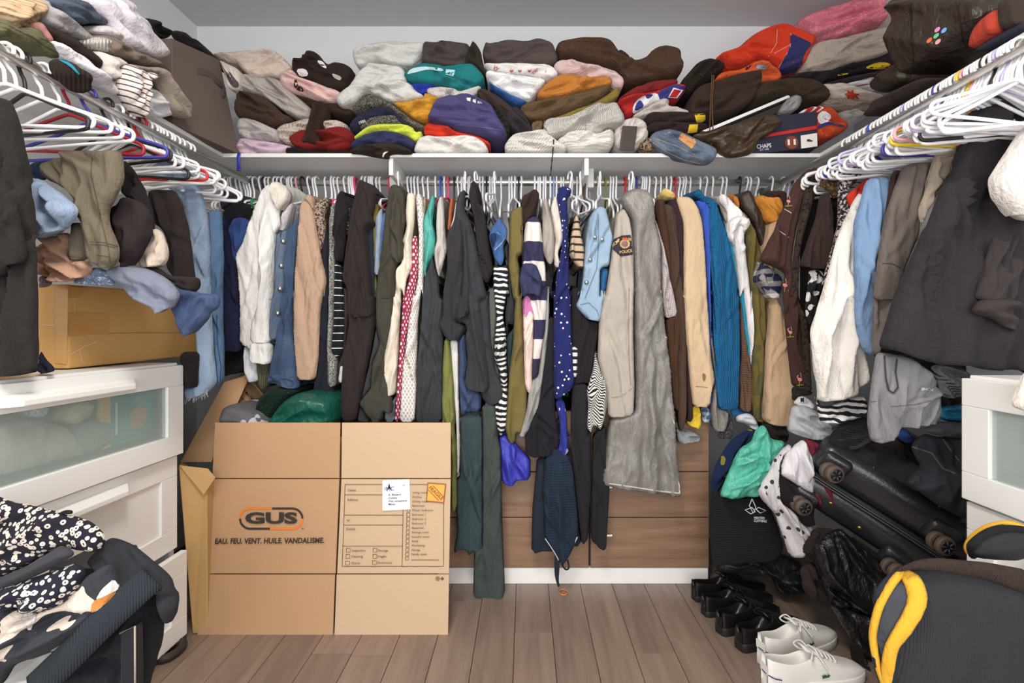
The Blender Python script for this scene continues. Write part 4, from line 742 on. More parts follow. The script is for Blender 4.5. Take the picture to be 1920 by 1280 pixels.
for px, col in rl:
    if col is None: NR_ += 1
    d_ = 1.13 * FPX / (px - CX); lb = rn.get(col) if col else 'white plastic hanger on the right rod, %s counted from the back wall' % ordn(NR_)
    if col == LIL: lb = 'lilac hanger nearer the back on right rod' if first else 'lilac hanger nearer the camera on right rod'; first = False
    hanger((1.13, d_, ROD), math.pi + random.uniform(-.16, .16) + (.3 if random.random() < .1 else 0), col, lb, None if col else 'white hangers on the right rod', random.uniform(-.05, .05))
# ================================================================ clothes on the back rod
GAR = []
def H(name, label, poly, mat, d=1.86, cat='clothes', depth=.4, bulge=.016, wr=.017, parent=None, rb=.014, sm=1, pf=1.5, crease=.5, **k):
    GAR.append((name, label, poly)) if parent is None else None
    return cloth(name, label, cat, poly, mat, d=d, depth=depth, bulge=bulge, wr=wr, lift=.03 if parent is None else 0, ylim=1.885, hem=True, inset=.012 if parent is None else 0, parent=parent, rb=rb, sm=sm, pf=pf, crease=crease, **k)
def btn(parent, spots, h, r=.009, mat=M_CHROME):
    for a, b in pp(spots):
        p = h(a, b, .002); V, Fc = tubev([p, p - ray(a, b).normalized() * .004], r, 12); obj('button', V, Fc, mat, parent)
BLKF = fab((36, 32, 36)); DKB = fab((44, 34, 34)); NAV = fab((28, 34, 66)); WSH = fab((230, 228, 226))
H('purple_shirt', 'dark purple top at the far left of the back rod', 'B1 80,290 150,285 210,325 215,390 150,440 90,470 70,400', fab((44, 36, 58)), 1.9)
H('black_jacket', 'black jacket behind the blue sweater at the far left', 'B1 105,470 190,400 290,385 340,470 330,640 B7 260,300 280,700 100,760 95,500 B1 100,900', fab((24, 24, 30)), 1.9)
H('navy_jacket', 'long navy jacket beside the medium blue jeans', 'B1 88,540 105,500 160,640 200,900 235,1120 240,1280 B7 240,380 245,540 195,548 90,522 72,0 B1 78,1250 92,900', NAV, 1.86)
H('blue_sweater', 'bright blue sweater left of the white shirt', 'B1 160,660 180,570 240,530 310,540 345,590 300,760 250,870 212,975 180,880', fab((36, 62, 130), 'mel', (70, 100, 170), r=.6), 1.87)
o = H('white_shirt', 'white long-sleeved dress shirt on the back rod', 'B1 215,880 280,750 340,560 400,400 440,300 500,225 545,235 560,200 640,220 692,290 685,360 610,460 622,600 565,700 545,1000 530,1280 B7 488,100 480,560 390,545 310,500 225,468 235,200 222,0 B1 240,1200', WSH, 1.85, wr=.012)
H('sleeve', None, 'B1 430,560 520,420 560,700 540,1000 530,1280 B7 486,100 482,470 322,465 325,330 400,100 B1 420,1000', WSH, 1.835, depth=.05, parent=o); H('cuff', None, 'B7 322,462 482,470 478,658 395,640 310,636', WSH, 1.828, depth=.05, parent=o, sm=1, wr=.004); H('collar', None, 'B1 540,235 565,198 640,215 695,290 688,362 600,470 560,400', fab((226, 216, 204)), 1.838, depth=.04, parent=o)
H('pleated_blouse', 'white pleated blouse hem below the white shirt', 'B7 280,480 395,560 400,795 340,798 300,780 278,745', fab((214, 218, 224), 'v', (180, 184, 192), p=.006, r=.35), 1.87)
H('green_ribbed_shirt', 'olive ribbed top hem beside the denim jacket', 'B7 390,600 490,440 500,600 480,860 400,855', fab((92, 90, 66), 'rib', p=.008), 1.88)
H('pale_blouse', 'pale silky blouse between the white shirt and denim', 'B1 590,640 620,560 690,400 738,395 700,560 660,660', fab((210, 204, 206)), 1.89)
DJ = fab((26, 46, 80), 'denim', (120, 150, 190))
o = H('denim_jacket', 'dark blue denim jacket with metal buttons', 'B1 590,680 690,640 780,545 802,420 805,540 775,760 755,1000 742,1280 B7 692,0 692,400 735,860 600,835 540,805 465,822 500,600 545,430 485,440 485,250 515,0 B1 555,1280 570,900', DJ, 1.855)
H('button_placket', None, 'B1 590,680 695,640 670,900 650,1280 B7 600,0 575,250 550,440 485,430 485,250 515,0 B1 560,1280 572,900', fab((70, 88, 116), 'denim', (150, 168, 190)), 1.842, depth=.02, parent=o, bulge=.012); btn(o, 'B1 645,750 627,975 615,1187 B7 575,5 552,215', hitter(bpy.data.objects['button_placket']))
H('hem', None, 'B7 480,715 715,755 735,862 640,850 545,800 465,822', DJ, 1.84, depth=.04, parent=o)
o = H('tan_blazer', 'smooth tan blazer right of the denim jacket', 'B1 750,1280 755,1000 782,700 800,430 840,350 880,308 922,340 925,460 962,680 1002,900 1050,1110 1015,1280 B7 950,0 922,180 905,600 880,782 720,782 690,400 690,0', fab((186, 152, 126)), 1.848, wr=.009)
H('collar', None, 'B1 800,420 840,350 880,308 922,340 925,465 885,400 850,380', fab((186, 152, 126)), 1.835, depth=.04, parent=o)
H('floral_blouse', 'small beige floral blouse next to the tan blazer', 'B1 930,440 990,370 1060,335 1075,400 1035,500 1045,720 990,860 955,680', fab((168, 144, 124), 'tweed', (70, 56, 50), p=.007, r=.5), 1.87)
H('navy_trousers', 'dark navy trousers right of the tan blazer', 'B1 1000,900 1030,700 1050,560 1075,800 1080,1280 B7 1005,0 980,600 1050,930 1000,965 940,950 850,905 890,700 920,200', fab((30, 32, 44)), 1.868)
H('grey_tweed_jacket', 'thin pale grey tweed jacket edge', 'B1 1068,560 1090,430 1135,385 1135,600 1125,800 1132,1280 B7 1050,0 1015,540 1065,600 1052,845 985,838 975,500 1000,0 B1 1075,1280', fab((160, 158, 152), 'tweed', (90, 90, 88), p=.005, r=.5), 1.858)
H('striped_tee_shirt', 'black top with thin white stripes', 'B1 1125,900 1190,1000 1195,1280 B7 1115,0 1128,300 1112,562 1060,588 1012,552 1035,250 1045,0', fab((26, 26, 30), 'h', (230, 230, 230), p=.029, r=.12), 1.862)
H('dark_skirt', 'dark brown skirt with white trim beneath the striped top', 'B7 1115,0 1160,0 1150,300 1120,660 1060,700 1110,560', fab((62, 50, 44)), 1.875); H('trim', 'pale trim panel at the hem', 'B7 1085,665 1120,670 1105,815 1070,800', fab((210, 206, 206)), 1.86, depth=.02, parent=bpy.data.objects['dark_skirt'], sm=1)
H('black_tee', 'black tee with short sleeve in front of the grey tweed', 'B1 1095,700 1130,450 1150,330 1190,268 1240,380 1255,480 1230,640 1225,760 1195,945 1130,925 1110,860 1132,740', fab((34, 28, 30)), 1.85)
H('sequin_blouse', 'sparkly black and silver top', 'B2 130,690 140,520 180,430 212,470 195,600 160,700', fab((30, 30, 34), 'tweed', (190, 190, 200), p=.005, r=.62), 1.865)
o = H('long_coat', 'long black-brown coat hanging lowest on the left half', 'B2 110,1100 140,800 190,500 240,250 270,168 330,210 390,290 420,290 420,420 400,500 340,600 340,900 375,1280 B8 290,100 285,350 250,560 200,800 140,1130 0,1130 0,900 20,600 70,300 50,0', fab((42, 34, 34), 'mel', (62, 50, 48), r=.6), 1.845)
H('sleeve', None, 'B2 300,260 350,330 360,480 405,582 320,640 345,900 372,1280 B8 275,60 275,242 90,256 70,60 B2 130,1000 190,700 250,400', fab((40, 33, 34), 'mel', (60, 48, 46), r=.6), 1.828, depth=.06, parent=o)
H('navy_cardigan', 'navy cardigan sliver right of the long coat', 'B2 320,650 395,590 410,800 415,1280 B8 300,0 305,320 270,360 250,500 280,100', fab((38, 42, 60)), 1.87)
H('olive_camisole', 'mustard olive top between long coat and olive tee', 'B2 383,415 430,400 445,440 430,800 410,1000 B8 310,0 308,340 300,340 B2 395,900', fab((116, 104, 40)), 1.872)
H('pale_blue_shirt', 'pale blue shirt with dark hem', 'B2 415,530 440,480 475,440 485,600 455,900 465,1060 400,1060 408,900', fab((140, 158, 176)), 1.866)
H('blue_denim_shirt', 'narrow blue denim shirt beside the olive tee', 'B2 465,540 500,470 520,560 490,800 455,960 458,700', fab((52, 92, 150), 'denim', (110, 146, 190)), 1.868)
o = H('olive_tee', 'dark olive tee with rolled short sleeves', 'B2 400,1280 430,1150 470,850 510,500 545,270 580,222 640,238 685,310 690,480 700,560 670,720 676,910 620,960 605,1010 595,1280', fab((66, 62, 52)), 1.85)
H('sleeve', None, 'B2 560,420 600,330 650,420 660,700 676,912 620,960 550,885 550,620', fab((70, 66, 56)), 1.828, depth=.05, parent=o)
o = H('ruched_dress', 'dark olive ruched dress below the olive tee', 'B8 300,0 430,0 445,110 432,200 445,300 405,450 402,560 385,760 445,960 442,1075 372,1045 360,1140 260,1140 150,985 255,860 268,650 335,500 300,330', fab((66, 64, 56)), 1.843, wr=.024, fl=1.6)
H('charcoal_dress', 'charcoal dress hanging behind the ruched one', 'B8 130,1130 200,800 260,560 300,340 340,500 270,650 255,860 150,985 260,1145', fab((62, 64, 66)), 1.866)
H('cream_blouse', 'cream blouse left of the patterned dress', 'B2 590,1280 605,1010 660,950 682,770 655,780 702,620 692,480 705,310 745,300 785,320 775,600 755,730 765,1000 705,1100 685,1280 B8 515,0 505,250 492,600 472,905 410,922 342,912 370,600 440,200 450,0', fab((224, 212, 192)), 1.853)
H('grey_blue_skirt', 'grey-blue skirt hem under the cream blouse', 'B8 445,960 475,910 470,1140 372,1140 372,1048', fab((120, 132, 140)), 1.875)
H('patterned_dress', 'red white and navy checked dress strip', 'B2 755,710 800,690 815,900 800,1100 775,1280 B8 628,0 562,400 532,700 502,1138 458,1138 488,700 518,250 535,0 B2 680,1260 720,1130 752,950', fab((232, 222, 224), 'diamond', (168, 40, 74), p=.017, r=.5), 1.845)
H('grid_dress', 'white dress with a grey diamond grid', 'B2 785,320 830,305 865,400 865,1000 855,1280 B8 692,0 662,250 652,600 636,1140 498,1140 528,700 576,350 622,0 B2 775,1280 805,1100 815,700', fab((190, 180, 170), 'diamond', (242, 238, 234), p=.014, r=.3), 1.85)
H('tan_camisole', 'small tan top beside the teal one', 'B2 828,525 840,400 870,335 880,400 875,585', fab((196, 160, 116)), 1.868)
H('teal_blouse', 'teal satin blouse with pointed hem', 'B2 858,560 900,420 930,328 968,330 965,420 940,580 972,720 962,860 892,1000 877,1105 860,1040', fab((62, 168, 156), rough=.5), 1.85)
H('grey_wrap_blouse', 'pale grey top with pointed hem right of the teal one', 'B2 948,830 980,760 975,600 985,400 1010,338 1045,345 1055,620 1078,830 1042,960 1002,1092 970,985', fab((190, 184, 178)), 1.845)
H('olive_wrap_blouse', 'olive pointed corner under the grey top', 'B2 922,1052 968,985 1010,1155 940,1095', fab((112, 112, 62)), 1.86)
H('rust_blouse', 'rust orange blouse edge near the middle', 'B2 1075,640 1090,450 1110,340 1135,350 1120,500 1100,650', fab((176, 84, 34), rough=.5), 1.862)
H('white_camisole', 'thin white top edge left of the black linen jacket', 'B2 1100,640 1130,540 1160,370 1175,420 1165,540 1120,640', fab((224, 222, 218)), 1.865)
H('pleated_charcoal_skirt', 'long charcoal pleated skirt right of the grid dress', 'B2 855,1280 868,1080 905,990 935,880 1000,1110 1010,1280 B8 880,100 875,650 868,1142 636,1142 650,700 690,250 700,0', fab((58, 60, 66)), 1.848, wr=.022, fl=1.8)
o = H('black_linen_jacket', 'black linen jacket with wide rolled sleeves at the centre', 'B3 -10,700 60,560 85,360 110,300 162,268 155,480 205,560 262,750 300,1000 365,1280 B8 1255,0 1282,450 1322,700 1395,870 1385,965 1255,1012 1200,930 1150,600 1060,300 1000,300 900,260 870,100 880,0 B3 -5,1000', fab((56, 56, 62)), 1.84, wr=.02)
H('sleeve', None, 'B3 -5,800 70,560 130,540 150,700 140,1000 130,1280 B8 1110,60 1112,160 1105,220 970,290 1060,335 1008,448 900,440 832,312 872,250 872,0 B3 -10,1200', fab((52, 50, 54)), 1.815, depth=.06, parent=o, wr=.018); H('sleeve', None, 'B3 160,560 240,700 300,1000 355,1280 B8 1180,100 1230,500 1270,800 1250,892 1150,880 1055,850 1082,600 1062,430 1100,250', fab((54, 56, 62)), 1.815, depth=.06, parent=o, wr=.018)
H('black_ribbed_cardigan', 'black ribbed knit cardigan sleeve near the centre', 'B3 190,330 210,220 237,183 272,230 285,400 340,480 382,800 418,1022 372,1142 330,1122 278,1060 268,800 240,560', fab((46, 40, 42), 'rib', p=.008), 1.838)
H('grey_green_skirt', 'grey-green skirt behind the black linen jacket', 'C1 430,0 500,0 510,250 490,480 490,600 530,700 545,880 480,1000 460,700', fab((94, 98, 90)), 1.868)
o = H('chambray_shirt', 'blue chambray shirt with rolled sleeve', 'B3 378,700 400,640 450,555 470,525 545,620 550,700 512,800 525,900 492,990 430,925 408,830 388,760', fab((44, 86, 148), 'denim', (96, 134, 184)), 1.835, depth=.3)
patch(o, 'sleeve_opening', 'B3 388,690 420,668 450,680 445,740 415,815 398,770', fab((26, 48, 96))); strokes(o, 'stitching', ['B3 390,668 455,668 480,690', 'B3 430,830 500,760 545,690'], 1, fab((190, 200, 214)), hitter(o))
H('striped_dress', 'black dress with bold white stripes', 'B3 418,960 480,992 552,958 558,1280 C1 602,0 562,250 592,400 592,600 602,800 602,1180 560,1255 528,1252 480,1080 490,1000 550,900 530,700 488,600 488,480 510,250 482,0', fab((34, 34, 38), 'wavy', (236, 236, 232), p=.021, r=.45), 1.842)
H('charcoal_shirt', 'dark charcoal top between striped and olive dresses', 'B3 500,820 560,760 565,980 600,1280 C1 665,100 665,320 600,300 600,420 580,250 600,0 B3 555,1280 550,960', fab((52, 50, 56)), 1.862)
H('teal_charcoal_skirt', 'dark teal skirt behind the striped dress', 'C1 590,420 665,330 640,600 610,800 600,700', fab((44, 66, 74)), 1.872)
H('olive_dress', 'long olive ruched dress right of the striped dress', 'B3 568,510 610,450 688,422 695,600 670,650 695,740 685,870 640,900 665,1000 665,1280 C1 722,0 732,350 742,700 768,900 764,1100 722,1270 C7 602,100 592,178 545,172 518,60 C1 580,1180 600,950 620,700 650,450 660,200 670,100 B3 600,1280 558,980', fab((116, 102, 54)), 1.838, wr=.026, fl=1.7)
H('brown_blouse', 'dark brown blouse with ruffled neck', 'B3 668,410 690,330 740,308 790,268 822,278 845,320 828,430 800,520 740,570 702,650 680,570', fab((54, 38, 34)), 1.862, wr=.02)
o = H('rugby_shirt', 'navy and white wide-striped shirt with navy cuff', 'B3 690,960 695,840 702,680 720,560 800,508 852,560 872,700 882,860 902,1000 912,1280 C1 890,0 942,0 936,190 926,350 902,480 882,600 857,765 808,770 822,500 826,250 780,60 B3 700,1200', fab((226, 214, 210), 'h', (52, 48, 84), p=.148, r=.5), 1.84)
H('cuff', None, 'B3 655,1110 690,950 812,958 872,1110 852,1272 760,1222 690,1275', fab((54, 58, 96)), 1.81, depth=.06, parent=o)
H('pink_ombre_shirt', 'pink to cream ombre top under the navy cuff', 'C1 728,100 765,50 828,90 824,500 812,885 772,895 745,840 735,500', fab((236, 206, 196)), 1.848); patch(bpy.data.objects['pink_ombre_shirt'], 'pink_fade', 'C1 732,95 765,55 826,92 824,230 790,180 760,260 735,220', fab((206, 112, 178)))
H('grey_knit', 'grey knitted top with cuffed sleeve', 'B3 868,370 925,378 962,560 988,760 985,850 962,965 920,955 878,860 868,560', fab((158, 148, 138), 'mel', (190, 182, 174)), 1.836, depth=.3)
H('cream_tee', 'light cream tee right of the grey knit', 'B3 940,460 980,328 1012,350 1042,560 1075,720 1012,860 1045,985 985,995 968,830 990,760 960,580', fab((216, 206, 196)), 1.845)
H('grey_long_cardigan', 'long pale grey cardigan with slanted hem', 'C1 945,0 958,0 958,250 945,480 905,760 875,1000 772,1245 700,1278 690,1240 760,1050 780,900 822,770 862,760 900,480 930,200', fab((148, 146, 142), 'mel', (180, 178, 174)), 1.843)
H('black_dress', 'black dress with faint flowers at its hem', 'C1 955,250 1002,250 1003,800 1008,1050 1045,1280 C7 882,20 882,200 820,255 660,262 655,120 720,0 C1 870,1000 905,760', fab((34, 32, 40)), 1.845)
H('polka_dot_dress', 'navy blue dress with white polka dots', 'B3 985,1280 1000,1050 1052,800 1042,560 1000,350 1010,258 1060,238 1142,262 1132,330 1098,360 1112,600 1117,1000 1122,1280 C1 1142,0 1152,450 1178,780 1152,870 1080,912 1000,955 993,400 1000,0', fab((30, 38, 104), 'dots', (240, 240, 244), p=.021, r=.2), 1.838)
H('blue_print_dress', 'royal blue print dress hem below the polka dots', 'C1 1005,960 1090,955 1110,1100 1115,1280 C7 945,110 948,252 825,254 880,200 880,20', fab((44, 54, 156), 'camo', (226, 220, 230), p=.05, r=.62), 1.855)
H('brown_striped_shirt', 'beige top with brown stripes', 'B3 1118,850 1130,740 1160,550 1182,498 1208,540 1232,700 1263,830 1248,1018 1180,972 1118,892', fab((196, 170, 142), 'h', (58, 40, 34), p=.0285, r=.3), 1.83, depth=.3)
H('black_brown_pants', 'black trousers behind the striped beige top', 'C1 1148,0 1245,0 1212,100 1292,285 1398,288 1372,420 1345,640 1312,812 1212,805 1160,840 1150,400', fab((36, 30, 36)), 1.856); H('striped_panel', 'white bands on the side', 'C1 1150,500 1210,510 1198,760 1155,755', fab((40, 34, 38), 'h', (230, 226, 224), p=.026, r=.55), 1.835, depth=.02, parent=bpy.data.objects['black_brown_pants'], sm=1)
o = H('light_denim_jacket', 'light wash denim jacket with buttons and cropped sleeve', 'B4 130,1280 160,1100 190,700 222,520 300,428 372,438 402,560 442,720 415,850 405,985 322,992 315,1280 C2 215,0 242,60 212,288 100,272 -5,152 15,112 60,0', fab((126, 160, 192), 'denim', (200, 214, 226)), 1.825, depth=.3)
hb = hitter(o); btn(o, 'B4 272,712 338,732 228,918 195,1128', hb, .008); strokes(o, 'seam', ['B4 305,500 306,800 290,1000 180,1280', 'C2 0,150 110,125 180,190 212,285'], 1.2, fab((88, 118, 156)), hb)
H('blue_denim_strip', 'narrow strip of blue denim behind the light jacket', 'B4 318,990 345,990 400,1000 370,1280 C1 1440,0 1410,200 1395,0 B4 315,1280', fab((40, 104, 160)), 1.85, depth=.2)
H('zigzag_dress', 'black and white zigzag striped dress', 'C1 1352,550 1382,640 1468,890 1452,1050 1402,1220 1340,1165 1322,1235 1278,1205 1290,1000 1278,880 1332,700', fab((34, 34, 36), 'zig', (232, 230, 226), p=.0105, r=.5), 1.835, depth=.2)
H('black_wide_trousers', 'long black trousers reaching the lower drawers', 'C1 1160,820 1285,820 1290,1280 C7 1092,0 1096,500 1072,830 1030,848 1000,600 962,250 960,0', fab((38, 36, 42)), 1.848)
H('black_trousers', 'single black trouser leg left of the grey cover', 'C7 1108,130 1192,60 1218,480 1196,888 1150,872 1093,822 1100,500', fab((34, 36, 42)), 1.848)
H('dark_blue_dress', 'dark blue dress with wide skirt behind the smocked top', 'C7 735,278 800,255 980,255 1010,600 1030,850 950,850 830,888 780,882 697,897 705,600', fab((36, 44, 58)), 1.872, depth=.02)
o = H('smocked_sundress', 'navy smocked sundress with thin straps hanging upside down', 'C7 790,258 945,255 978,350 1012,700 1012,800 952,930 900,992 850,900 788,800 773,500 783,330', fab((32, 46, 66), 'knit', p=.01), 1.83, depth=.03)
for s in ('C7 870,850 858,950 860,1060 880,1135', 'C7 880,870 880,1000 875,1090 882,1130', 'C7 900,985 925,1020 948,1010 940,960', 'C7 860,880 868,1000 868,1100'): tube('strap', spline([py_(a, b, 1.825) for a, b in pp(s)]), .0035, fab((34, 44, 60)), o)
for s in ('C7 790,815 850,905 880,960', 'C7 1005,805 960,900 915,980'): tube('pale_trim', spline([py_(a, b, 1.815) for a, b in pp(s)]), .0022, fab((190, 196, 204)), o, 6)
H('sheer_blue_blouse', 'sheer royal blue blouse with curved hem', 'C7 480,125 530,118 600,180 645,235 693,280 693,412 605,422 575,460 498,436', fab((52, 56, 190), rough=.5), 1.862, depth=.03)
H('dark_teal_skirt', 'long dark teal skirt with scalloped hem', 'C7 222,0 375,0 380,880 330,885 290,917 235,870 178,908 203,780 198,430 222,400', fab((54, 72, 76)), 1.845, wr=.018, depth=.05)
H('dark_green_gown', 'floor-length dark green dress brushing the floorboards', 'C1 380,1000 500,1000 520,1280 C7 495,200 505,700 522,1160 495,1238 420,1228 360,1198 310,1192 318,880 372,880 372,0', fab((66, 76, 72)), 1.83, wr=.018, depth=.05)
H('olive_strip_skirt', 'olive green skirt beside the flattened carton', 'C1 60,430 108,430 130,660 160,1150 C7 188,50 202,200 206,600 180,648 164,600 160,100 100,60 C1 40,1140 45,700', fab((124, 126, 62)), 1.838, depth=.05)
H('white_strip_dress', 'narrow white dress edge beside the olive skirt', 'C1 105,435 182,445 186,900 197,1280 C7 226,0 224,330 205,422 198,200 C1 160,1180 140,900', fab((216, 214, 208)), 1.845, depth=.05)
H('slate_blue_skirt', 'slate blue skirt under the black linen sleeve', 'C1 183,440 240,380 262,650 235,800 380,905 377,1052 260,1050 235,1078 198,1075 188,800', fab((58, 76, 116)), 1.85, depth=.3)
o = H('uniform_shirt', 'khaki grey uniform shirt with police shoulder patch', 'B4 365,1280 420,900 455,620 472,500 540,438 592,540 622,720 632,880 632,1280 C2 492,0 492,400 502,850 492,1088 270,1102 263,900 183,600 198,250 250,0', fab((178, 168, 156)), 1.82, wr=.012)
hb = hitter(o); PB = plain('patch_navy', (44, 36, 48), .8); patch(o, 'shoulder_patch', 'B4 425,812 448,728 520,697 600,690 622,745 624,872 512,890', PB, hb, sm=0)
GLD = plain('patch_gold', (222, 186, 130), .7); text(o, 'patch_lettering', 'POLICE', 1173.5, 471.5, 5.5, GLD, hb, -8, 24, .02, .005); text(o, 'patch_lettering', 'RCMP', 1155, 455, 5, GLD, hb, -42, 18, .02, .005); text(o, 'patch_lettering', 'GRC', 1182, 449, 5, GLD, hb, 12, 10, .02, .005)
patch(o, 'crest', [(1171.5 + 10 * math.cos(k * .63), 457 + 9 * math.sin(k * .63)) for k in range(10)], plain('crest_gold', (206, 160, 90), .7), hb, .005, 4); patch(o, 'crest_centre', [(1171.5 + 6 * math.cos(k * .63), 457 + 6 * math.sin(k * .63)) for k in range(10)], plain('crest_blue', (92, 110, 150), .7), hb, .007, 4); patch(o, 'crest_centre', 'F 1169,456 1172,453 1175,456 1172,461', plain('crest_red', (206, 80, 40), .7), hb, .009, 3); patch(o, 'crest_crown', 'F 1165,449 1168,444 1171,447 1174,444 1177,448 1176,450', plain('crest_red', (206, 80, 40), .7), hb, .007, 3)
strokes(o, 'seam', ['C2 455,0 448,300 455,600 470,830', 'C2 270,940 380,930 495,850'], 1.1, fab((150, 134, 120)), hb)
o = H('garment_cover', 'shiny grey garment cover hanging over a suit', 'B4 498,362 560,290 640,262 720,272 792,330 818,450 825,560 885,800 885,1280 C2 728,0 762,350 802,650 832,1000 C7 1652,80 1692,517 1560,502 1158,442 1180,250 1200,80 C2 290,1100 490,1050 500,850 490,400 490,0 B4 625,1280 615,900 600,560', fab((128, 124, 120), rough=.36, wr=.45), 1.845, wr=.028, bulge=.03, fl=1.0)
strokes(o, 'edge_binding', ['C7 1160,440 1350,468 1560,500 1688,514', 'C2 725,0 762,350 802,650 832,1000 C7 1652,80 1688,514'], 2.5, fab((206, 200, 192)), hitter(o))
H('checked_shirt', 'pink and grey fine checked shirt beside the grey cover', 'B4 815,520 850,590 905,800 1008,1275 C2 862,160 877,228 760,264 735,100 728,0 B4 880,1280 880,800', fab((206, 186, 176), 'grid', (150, 146, 156), p=.006, r=.35), 1.858)
H('brown_sweater', 'dark brown sweater right of the checked shirt', 'B4 828,480 850,380 880,358 915,380 925,500 955,700 975,1100 1005,1275 C2 885,300 885,1045 830,1035 770,400 765,262 840,240 B4 960,1090 900,800 855,610', fab((78, 50, 34)), 1.862)
H('chocolate_cardigan', 'chocolate brown wool cardigan', 'B4 912,480 908,398 990,428 1015,500 1035,700 1085,1280 C2 925,0 945,500 948,1065 C7 1710,90 1680,95 C2 870,1060 875,500 840,0 B4 1008,1280 970,1100 950,700', fab((70, 50, 38), 'mel', (100, 76, 60)), 1.852)
H('plum_sweater', 'dark plum sweater left of the beige sweatshirt', 'B4 963,385 1000,348 1062,368 1088,450 1090,640 1090,1280 C2 925,0 935,350 990,850 1003,1132 950,1145 942,700 918,200', fab((54, 36, 42)), 1.858)
o = H('beige_sweatshirt', 'beige sweatshirt with a small stain near the cuff', 'B4 1090,640 1085,560 1018,360 1050,338 1150,338 1222,430 1262,560 1292,900 1312,1280 C2 1122,0 1148,500 1192,800 1162,882 1142,1017 1000,1012 980,842 928,300 913,0 B4 1090,1280', fab((212, 182, 144)), 1.84, wr=.011)
hb = hitter(o); patch(o, 'stain', 'C2 1085,725 1115,740 1110,790 1095,800 1085,770', fab((150, 104, 60)), hb); strokes(o, 'seam', ['C2 975,840 1080,845 1180,855'], 1.1, fab((160, 126, 90)), hb)
H('yellow_shirt', 'bright yellow top hem under the beige sweatshirt', 'C2 998,1005 1062,1008 1067,1182 1040,1198 938,1162 950,1130', fab((226, 190, 44)), 1.87, depth=.03); H('hood', 'pale yellow hood', 'B4 888,300 905,262 940,270 1000,300 1020,350 940,352 900,330', fab((224, 196, 110)), 1.9, depth=.1, parent=bpy.data.objects['yellow_shirt'])
H('grey_blue_shirt', 'grey-blue shirt hem in front of the walnut drawers', 'C7 1655,70 1690,95 1800,105 1838,157 1670,178', fab((140, 146, 148)), 1.88, depth=.02); H('plaid_shirt', 'blue plaid shirt hem beside the yellow one', 'C2 1060,1010 1150,1010 1155,1140 1065,1145', fab((60, 84, 130), 'plaid', (190, 196, 206), p=.03, r=.4), 1.878, depth=.02)
H('grey_marl_shirt', 'grey marl top between beige and blue sweaters', 'C2 1140,440 1165,400 1200,700 1215,1030 1300,1035 1285,1220 1200,1218 1160,1200 1140,1020 1165,880 1190,800', fab((132, 126, 120), 'mel', (160, 154, 148)), 1.866, depth=.03)
H('royal_blue_sweater', 'royal blue sweater behind the teal-blue knit', 'B4 1195,375 1280,362 1325,420 1335,800 1335,1280 C2 1150,0 1160,1000 1145,980 1148,500 B4 1312,1280 1285,800 1250,500', fab((48, 82, 190)), 1.852)
o = H('teal_blue_sweater', 'teal-blue ribbed knit sweater', 'B4 1178,325 1210,268 1252,273 1272,330 1380,358 1422,480 1477,650 B5 212,450 302,780 372,1120 378,1280 C2 1398,0 1408,500 1393,1037 1210,1032 1180,500 1170,0 B4 1360,1280 1340,900 1318,420', fab((16, 96, 150), 'rib', p=.008), 1.835, wr=.009)
H('brown_knit', 'brown textured knit right of the teal-blue sweater', 'C2 1395,0 1420,200 1482,600 1503,700 1502,1064 1390,1042 1408,500', fab((110, 78, 62), 'knit', p=.009), 1.858, depth=.1)
H('turquoise_shirt', 'narrow turquoise top edge', 'B5 288,770 332,800 432,1280 C2 1425,0 1495,500 1492,660 1478,600 1395,0 B5 375,1200', fab((22, 144, 176)), 1.852)
H('bright_blue_shirt', 'bright blue shirt hem under the brown knit', 'C2 1320,1040 1510,1062 1515,1090 1330,1095', fab((40, 124, 190)), 1.88, depth=.02)
H('beige_hooded_shirt', 'pale beige hood left of the white hoodie', 'B5 195,440 200,410 260,400 290,470 300,640 270,620 240,530', fab((202, 182, 166)), 1.87, depth=.2)
o = H('white_hoodie', 'white hoodie with thick folded hood', 'B5 205,440 230,375 290,405 400,530 470,595 488,650 432,720 432,830 492,1280 C2 1505,0 1517,350 1502,700 1490,500 1430,0 B5 400,1280 340,840 298,740 290,650 280,520', fab((230, 226, 228)), 1.84)
H('hood', None, 'B5 295,690 310,600 400,560 470,595 488,650 430,720 400,640 350,700 340,800 300,750', fab((232, 228, 228)), 1.81, depth=.06, parent=o)
H('olive_sweatshirt', 'olive mottled sweatshirt with ribbed cuff', 'B5 398,515 440,555 500,655 562,800 602,1280 C2 1605,0 1618,300 1602,880 1620,1150 1520,1132 1500,930 1500,700 1517,350 1502,0 B5 492,1280 440,830 430,720', fab((112, 98, 46), 'camo', (88, 86, 50), p=.06, r=.55), 1.842)
H('brown_leather_jacket', 'dark brown leather jacket near the right corner', 'B5 388,405 470,338 512,420 582,560 612,700 592,885 540,745 490,620 420,520', fab((56, 42, 34), rough=.5), 1.85)
H('orange_scarf', 'orange scarf end beside the leather jacket', 'B5 328,412 380,398 402,500 372,508', fab((206, 120, 40)), 1.87, depth=.1)
H('orange_hoodie', 'orange padded hood at the right end of back rod', 'B5 508,440 560,388 620,418 720,408 757,500 737,582 650,645 600,622 568,522', fab((218, 138, 42)), 1.83, depth=.2, bulge=.03)
o = H('puffer_coat', 'peach beige puffer coat sleeve with black cuff', 'B5 640,650 735,590 700,690 C3 240,20 320,220 352,500 378,700 383,850 332,908 220,903 172,880 188,500 213,220 225,60 B5 590,880', fab((206, 170, 132)), 1.80, depth=.25, bulge=.03); H('cuff', 'black ribbed cuff', 'C3 205,900 332,905 347,1022 205,1008', fab((40, 32, 30), 'rib', p=.008), 1.785, depth=.08, parent=o, sm=1)
